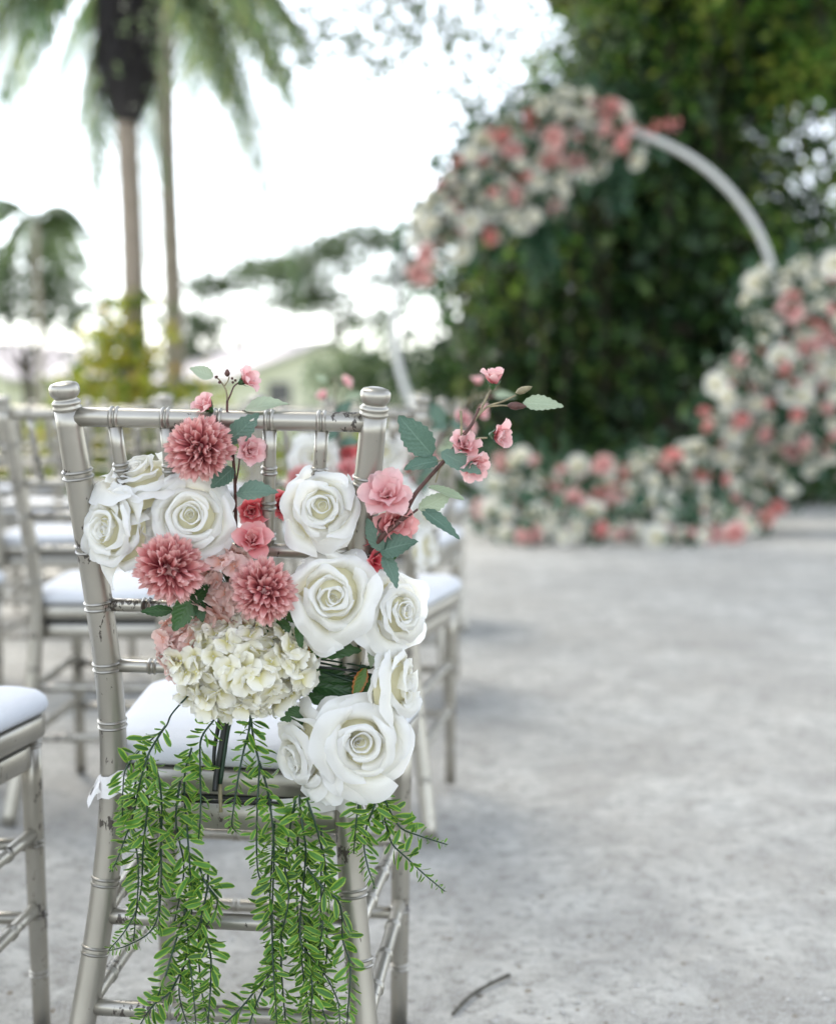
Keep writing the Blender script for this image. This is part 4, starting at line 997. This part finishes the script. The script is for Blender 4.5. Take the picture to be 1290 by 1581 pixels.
o = leaves('hanging_vines', np.concatenate(hv), .13, M_VINE, root, .9, .5, seed=12)
# hedge plants at the foot of the tree, right edge
for k, (x, Y, w, h, lab) in enumerate(((1265, 13.0, .8, .55, 'low sunlit green plant at the foot of the vine tree by the right edge'), (900, 13.2, .9, .5, 'low green plant at the foot of the vine tree behind the lower garland'))):
    p = at(x, 700, Y); r = empty('low_plant', (p.x, Y, 0)); tag(r, lab, 'plant')
    leaves('foliage', blobs([(0, 0, h * .5, w, .4, h * .6)], 120, RNG, .08, 8), .13, M_HEDGE, r, .1, .5, seed=20 + k)
    mb = MB(); 
    for m in range(5): limb(mb, [(m * .1 - .2, 0, -.02), (m * .12 - .25, 0, h * .5)], .012, .006, 5)
    mb.build('stem', M_TRUNK, r)

def palm(name_lab, px, py_base, Y, rad, top_z, fronds, seed, skirt=True, flen=1.9, mat=None):
    mat = mat or M_PALMF
    rnd = random.Random(seed); p = at(px, 600, Y); x = p.x; root = empty('palm_tree', (x, Y, 0)); tag(root, name_lab, 'palm tree', 'tall palms behind the chairs')
    mb = MB(); n = 40; rows = []
    for k in range(n + 1):
        z = top_z * k / n; r = rad * (1.25 - .3 * k / n) * (1 + .05 * (k % 2)); rows.append([(r * math.cos(a) + .03 * math.sin(z), r * math.sin(a), z) for a in [6.2832 * m / 10 for m in range(10)]])
    mb.grid(rows, True); mb.build('trunk', M_PALMT, root)
    if skirt:
        mb = MB(); pr = [(rad * 1.1, -1.5), (rad * 1.9, -1.3), (rad * 2.3, -.9), (rad * 2.3, -.2), (rad * 2.3, .2), (rad * 1.3, .6)]
        mb.lathe((0, 0, top_z), pr, 12)
        for k in range(160):
            a = rnd.uniform(0, 6.3); z = rnd.uniform(-.9, .3); r = rad * rnd.uniform(2.0, 2.9); l = rnd.uniform(.25, .75)
            mb.tube([(r * math.cos(a), r * math.sin(a), top_z + z), (r * 1.12 * math.cos(a), r * 1.12 * math.sin(a), top_z + z - l * .5), (r * 1.0 * math.cos(a), r * 1.0 * math.sin(a), top_z + z - l)], .012, 4)
        mb.build('dead_frond_skirt', M_DEAD, root)
    for k in range(fronds):
        a = 6.283 * k / fronds + rnd.uniform(-.2, .2); up = rnd.uniform(-.1, .7); L = flen * rnd.uniform(.85, 1.15)
        if math.sin(a) < -.55: continue
        if math.sin(a) < -.1: up = rnd.uniform(.8, 1.1); L *= .8
        o_ = Vector((math.cos(a), math.sin(a), 0)); pts = []
        for t in [m / 12 for m in range(13)]:
            pts.append(Vector((0, 0, top_z + .25)) + o_ * L * (.85 * t + .05) * (1 - .25 * t * (1 - up)) + Vector((0, 0, L * (up * .8 * t - (.75 + .5 * (1 - up)) * t * t))))
        V, Fq = [], []
        for m in range(64):
            t = .12 + .88 * m / 63; idx = min(11, int(t * 12)); f = t * 12 - idx; q_ = pts[idx].lerp(pts[idx + 1], f); d = (pts[idx + 1] - pts[idx]).normalized(); sd_ = d.cross(Vector((0, 0, 1))).normalized()
            for s in (-1, 1):
                l = L * .25 * math.sin(.25 + 2.6 * t) * rnd.uniform(.8, 1.2); w = .022
                e = (sd_ * s * .75 + d * .45 + Vector((0, 0, -.75 - rnd.uniform(0, .5)))).normalized(); b = len(V)
                V += [q_ - d * w, q_ + d * w, q_ + e * l * .6 + d * w * .9, q_ + e * l, q_ + e * l * .6 - d * w * .9]; Fq += [(b, b + 1, b + 2), (b, b + 2, b + 4), (b + 4, b + 2, b + 3)]
        fr = link('frond', np_mesh('frond', np.array([tuple(v) for v in V]), np.array(Fq), mat), root)
        mb = MB(); mb.tube(pts, [.022 - .0013 * m for m in range(13)], 5); mb.build('rachis', M_PALMF, fr)
palm('tall palm with a dark fibre skirt under its crown, left of the thinner palm', 205, 600, 14, .105, at(205, -50, 14).z, 24, 3, True, 2.7)
palm('thinner tall palm trunk just right of the palm with the dark skirt', 266, 600, 17, .105, at(266, -40, 17).z, 14, 4, False, 2.2)
palm('small distant palm at the left edge above the pale trees', 62, 600, 32, .07, at(62, 345, 32).z, 18, 6, False, 1.9, M_RAIN)

def tree(lab, px, Y, trunk_h, specs, mat, size, dens, seed, tr=.18, group='pale trees in the distance', cat='tree', clump=.3, per=14, name='rain_tree'):
    p = at(px, 600, Y); root = empty(name, (p.x, Y, 0)); tag(root, lab, cat, group); rng = np.random.default_rng(seed)
    mb = MB(); limb(mb, [(0, 0, -.1), (.1, 0, trunk_h * .5), (0, 0, trunk_h)], tr, tr * .6)
    for s in specs: limb(mb, [(0, 0, trunk_h * .85), (s[0] * .5, s[1] * .5, trunk_h + (s[2] - trunk_h) * .6), (s[0], s[1], s[2])], tr * .4, tr * .08, 5)
    mb.build('trunk', M_TRUNK, root)
    leaves('crown', blobs(specs, dens, rng, clump, per), size, mat, root, .1, .5, seed=seed)
# umbrella shaped rain trees far off, centre
tree('far umbrella shaped rain tree in the gap left of the arch', 520, 60, 4.5, [(-1.8, 0, 6.7, 2.4, 2, .35), (1.5, 0, 8.0, 2.6, 2, .35), (-.4, .5, 7.5, 2.0, 2, .3), (2.6, 0, 6.4, 1.8, 1.6, .3), (-.5, 0, 5.6, 1.8, 1.5, .35), (1.5, 0, 4.6, 1.8, 1.5, .3)], M_FAR, .36, 7, 31)
tree('far spreading rain tree right of the thinner palm trunk', 370, 66, 4.2, [(-1.2, 0, 6.6, 2.3, 2, .4), (1.6, 0, 7.3, 2.5, 2, .35), (-2.0, 0, 4.8, 1.7, 1.6, .6), (2.6, 0, 5.8, 1.7, 2, .35), (-2.2, 0, 3.4, 1.3, 1.4, .7)], M_FAR, .36, 7, 32)
tree('broad pale green tree at the left edge beyond the palms', 40, 34, 2.0, [(-.8, 0, 3.6, 1.7, 1.5, 1.1), (1.0, 0, 3.4, 1.3, 1.4, .9), (.3, 0, 4.4, 1.2, 1.2, .7), (-2, 0, 3, 1.2, 1.2, 1), (1.8, .3, 2.4, .9, 1, .7)], M_FAR, .30, 5, 33)
tree('low dense green tree between the roof and the arch', 575, 48, 1.2, [(0, 0, 2.3, 1.7, 1.5, 1.0), (1.5, 0, 2.0, 1.3, 1.3, 1.0), (-1.4, 0, 2.1, 1.1, 1.2, .8), (2.6, 0, 1.8, 1.2, 1.2, 1.2)], M_RAIN, .30, 6, 34, group='low trees near the house')
# yellow green shrub round the palm foot
tree('bushy yellow green shrub growing round the foot of the taller palm', 200, 13.7, .5, [(-.25, 0, .9, .45, .4, .8), (.35, 0, .8, .5, .4, .75), (0, .1, 1.5, .42, .35, .55), (.55, 0, .5, .4, .4, .5), (-.55, .1, .45, .35, .4, .45)], M_SHRUB, .16, 85, 35, .04, 'shrubs beyond the chairs', 'shrub', .09, 9, 'croton_shrub')
tree('yellow green shrub at the left edge behind the far chairs', 15, 14.5, .35, [(0, 0, .6, .6, .4, .5), (.6, 0, .5, .5, .4, .4), (-.6, 0, .5, .5, .4, .45)], M_SHRUB, .15, 70, 36, .03, 'shrubs beyond the chairs', 'shrub', .09, 9, 'croton_shrub')
tree('dark low hedge plant behind the far chairs left of the shrub', 100, 15.0, .3, [(0, 0, .35, .9, .4, .35), (1.2, 0, .35, .8, .4, .32), (-1.3, 0, .3, .8, .4, .3)], M_HEDGE, .13, 90, 37, .03, 'shrubs beyond the chairs', 'shrub', .08, 9, 'hedge_plant')
tree('green shrub behind the second chair left of the arch foot', 480, 15.5, .3, [(0, 0, .35, .9, .4, .4), (1.0, 0, .4, .6, .4, .45), (-1.1, 0, .3, .8, .4, .4)], M_SHRUB, .13, 80, 38, .03, 'shrubs beyond the chairs', 'shrub', .08, 9, 'croton_shrub')

# overhanging tree: its trunk stands left of the camera, its branches reach over the seats
root = empty('shade_tree', (-7.5, 3.0, 0)); tag(root, 'overhanging shade tree whose sparse bright twigs cross the top of the picture', 'tree')
O = Vector((-7.5, 3.0, 0)); rng = np.random.default_rng(55)
mb = MB(); limb(mb, [(0, 0, -.1), (.2, .1, 2.5), (.6, .3, 5)], .45, .3, 12); mb.build('trunk', M_TRUNK, root)
tw_pts = []
for px, py, Y in ((420, 40, 9.5), (480, 70, 9.7), (540, 30, 9.2), (610, 60, 9.6), (680, 95, 9.9), (740, 110, 9.9), (520, 110, 9.6), (360, 60, 9.4), (640, 20, 9.2), (800, 60, 10), (430, 115, 9.3), (590, 10, 9), (700, 25, 9.4), (760, 20, 9.4)):
    e = at(px, py, Y) - O; tw_pts.append(e)
    mb = MB(); s = Vector((4.0, 4.6, 5.6)); limb(mb, [s, s.lerp(e, .5) + Vector((0, 0, .35)), e], .03, .006, 5); mb.build('limb', M_TRUNK, root)
mb = MB(); limb(mb, [(.6, .3, 5), (2.2, 2.4, 5.8), (4.0, 4.6, 5.6)], .16, .04, 7); mb.build('limb', M_TRUNK, root)
Cn = np.concatenate([np.repeat([np.array(e)], 260, 0) + rng.normal(size=(260, 3)) * [.38, .3, .15] for e in tw_pts])
leaves('crown', Cn, .062, M_RAIN, root, .3, .5, seed=56)
# the dense part of the crown, above the frame, that keeps the aisle and the nearest chairs in shade
can = []
while len(can) < 850:
    gx_, gy_ = random.uniform(-6, 7), random.uniform(-3.5, 9.0)
    if gx_ < -.40 and gy_ > 3.8: continue
    h = random.uniform(6.2, 8.0); can.append(Vector((gx_, gy_, 0)) + SUN_DIR * (h / SUN_DIR.z) - O)
can = np.array([tuple(c) for c in can])
leaves('canopy', np.repeat(can, 24, 0) + rng.normal(size=(len(can) * 24, 3)) * [.3, .3, .2], .23, M_HEDGE, root, .3, .5, seed=57)
for (x, y, z) in ((4, 1, 7), (3, -3, 7), (9, 2, 7.2), (8, 7, 7.3), (12, 4, 7.5), (7, -2, 7), (11, 10, 7.5)):
    mb = MB(); limb(mb, [(.6, .3, 5), (x * .5, y * .5, 6.6), (x, y, z)], .20, .04, 7); mb.build('limb', M_TRUNK, root)

# ------------------------------------------------------------------ houses
def house(lab, px, Y, w, d, hw, hr, rot):
    p = at(px, 600, Y); root = empty('house', (p.x, Y, 0)); tag(root, lab, 'house', 'pale houses beyond the garden'); root.rotation_euler = (0, 0, rot)
    mb = MB(); mb.box((-w / 2, -d / 2, 0), (w / 2, d / 2, hw)); 
    b = len(mb.v); mb.v += [(-w / 2, -d / 2, hw), (w / 2, -d / 2, hw), (0, -d / 2, hr), (-w / 2, d / 2, hw), (w / 2, d / 2, hw), (0, d / 2, hr)]; mb.uv += [(0, 0)] * 6; mb.f += [(b, b + 1, b + 2), (b + 5, b + 4, b + 3)]
    mb.build('wall', M_WALLH, root, False)
    for s in (-1, 1):
        mb = MB(); e = .45; k = (hr - hw) / (w / 2); xo = s * (w / 2 + e); zo = hw - k * e
        rows = [[(0, -d / 2 - e, hr + .03), (xo, -d / 2 - e, zo + .03)], [(0, d / 2 + e, hr + .03), (xo, d / 2 + e, zo + .03)]]; mb.grid(rows)
        rows = [[(0, -d / 2 - e, hr + .18), (xo, -d / 2 - e, zo + .18)], [(0, d / 2 + e, hr + .18), (xo, d / 2 + e, zo + .18)]]; mb.grid(rows)
        for y in (-d / 2 - e, d / 2 + e): mb.grid([[(0, y, hr + .03), (xo, y, zo + .03)], [(0, y, hr + .18), (xo, y, zo + .18)]])
        mb.grid([[(xo, -d / 2 - e, zo + .03), (xo, d / 2 + e, zo + .03)], [(xo, -d / 2 - e, zo + .18), (xo, d / 2 + e, zo + .18)]])
        mb.build('roof', M_ROOFH, root, False)
    for x in (-w / 4, w / 4):
        mb = MB(); mb.box((x - .5, -d / 2 - .05, .9), (x + .5, -d / 2 + .02, 1.9)); mb.build('window', M_GLASS, root, False)
house('pale cream house with a low gable roof left of the arch', 420, 62, 8.5, 10, 2.0, 3.5, R(32))
house('pale house with a low roof at the left edge behind the shrubs', 5, 58, 7, 9, 2.0, 3.4, R(-20))
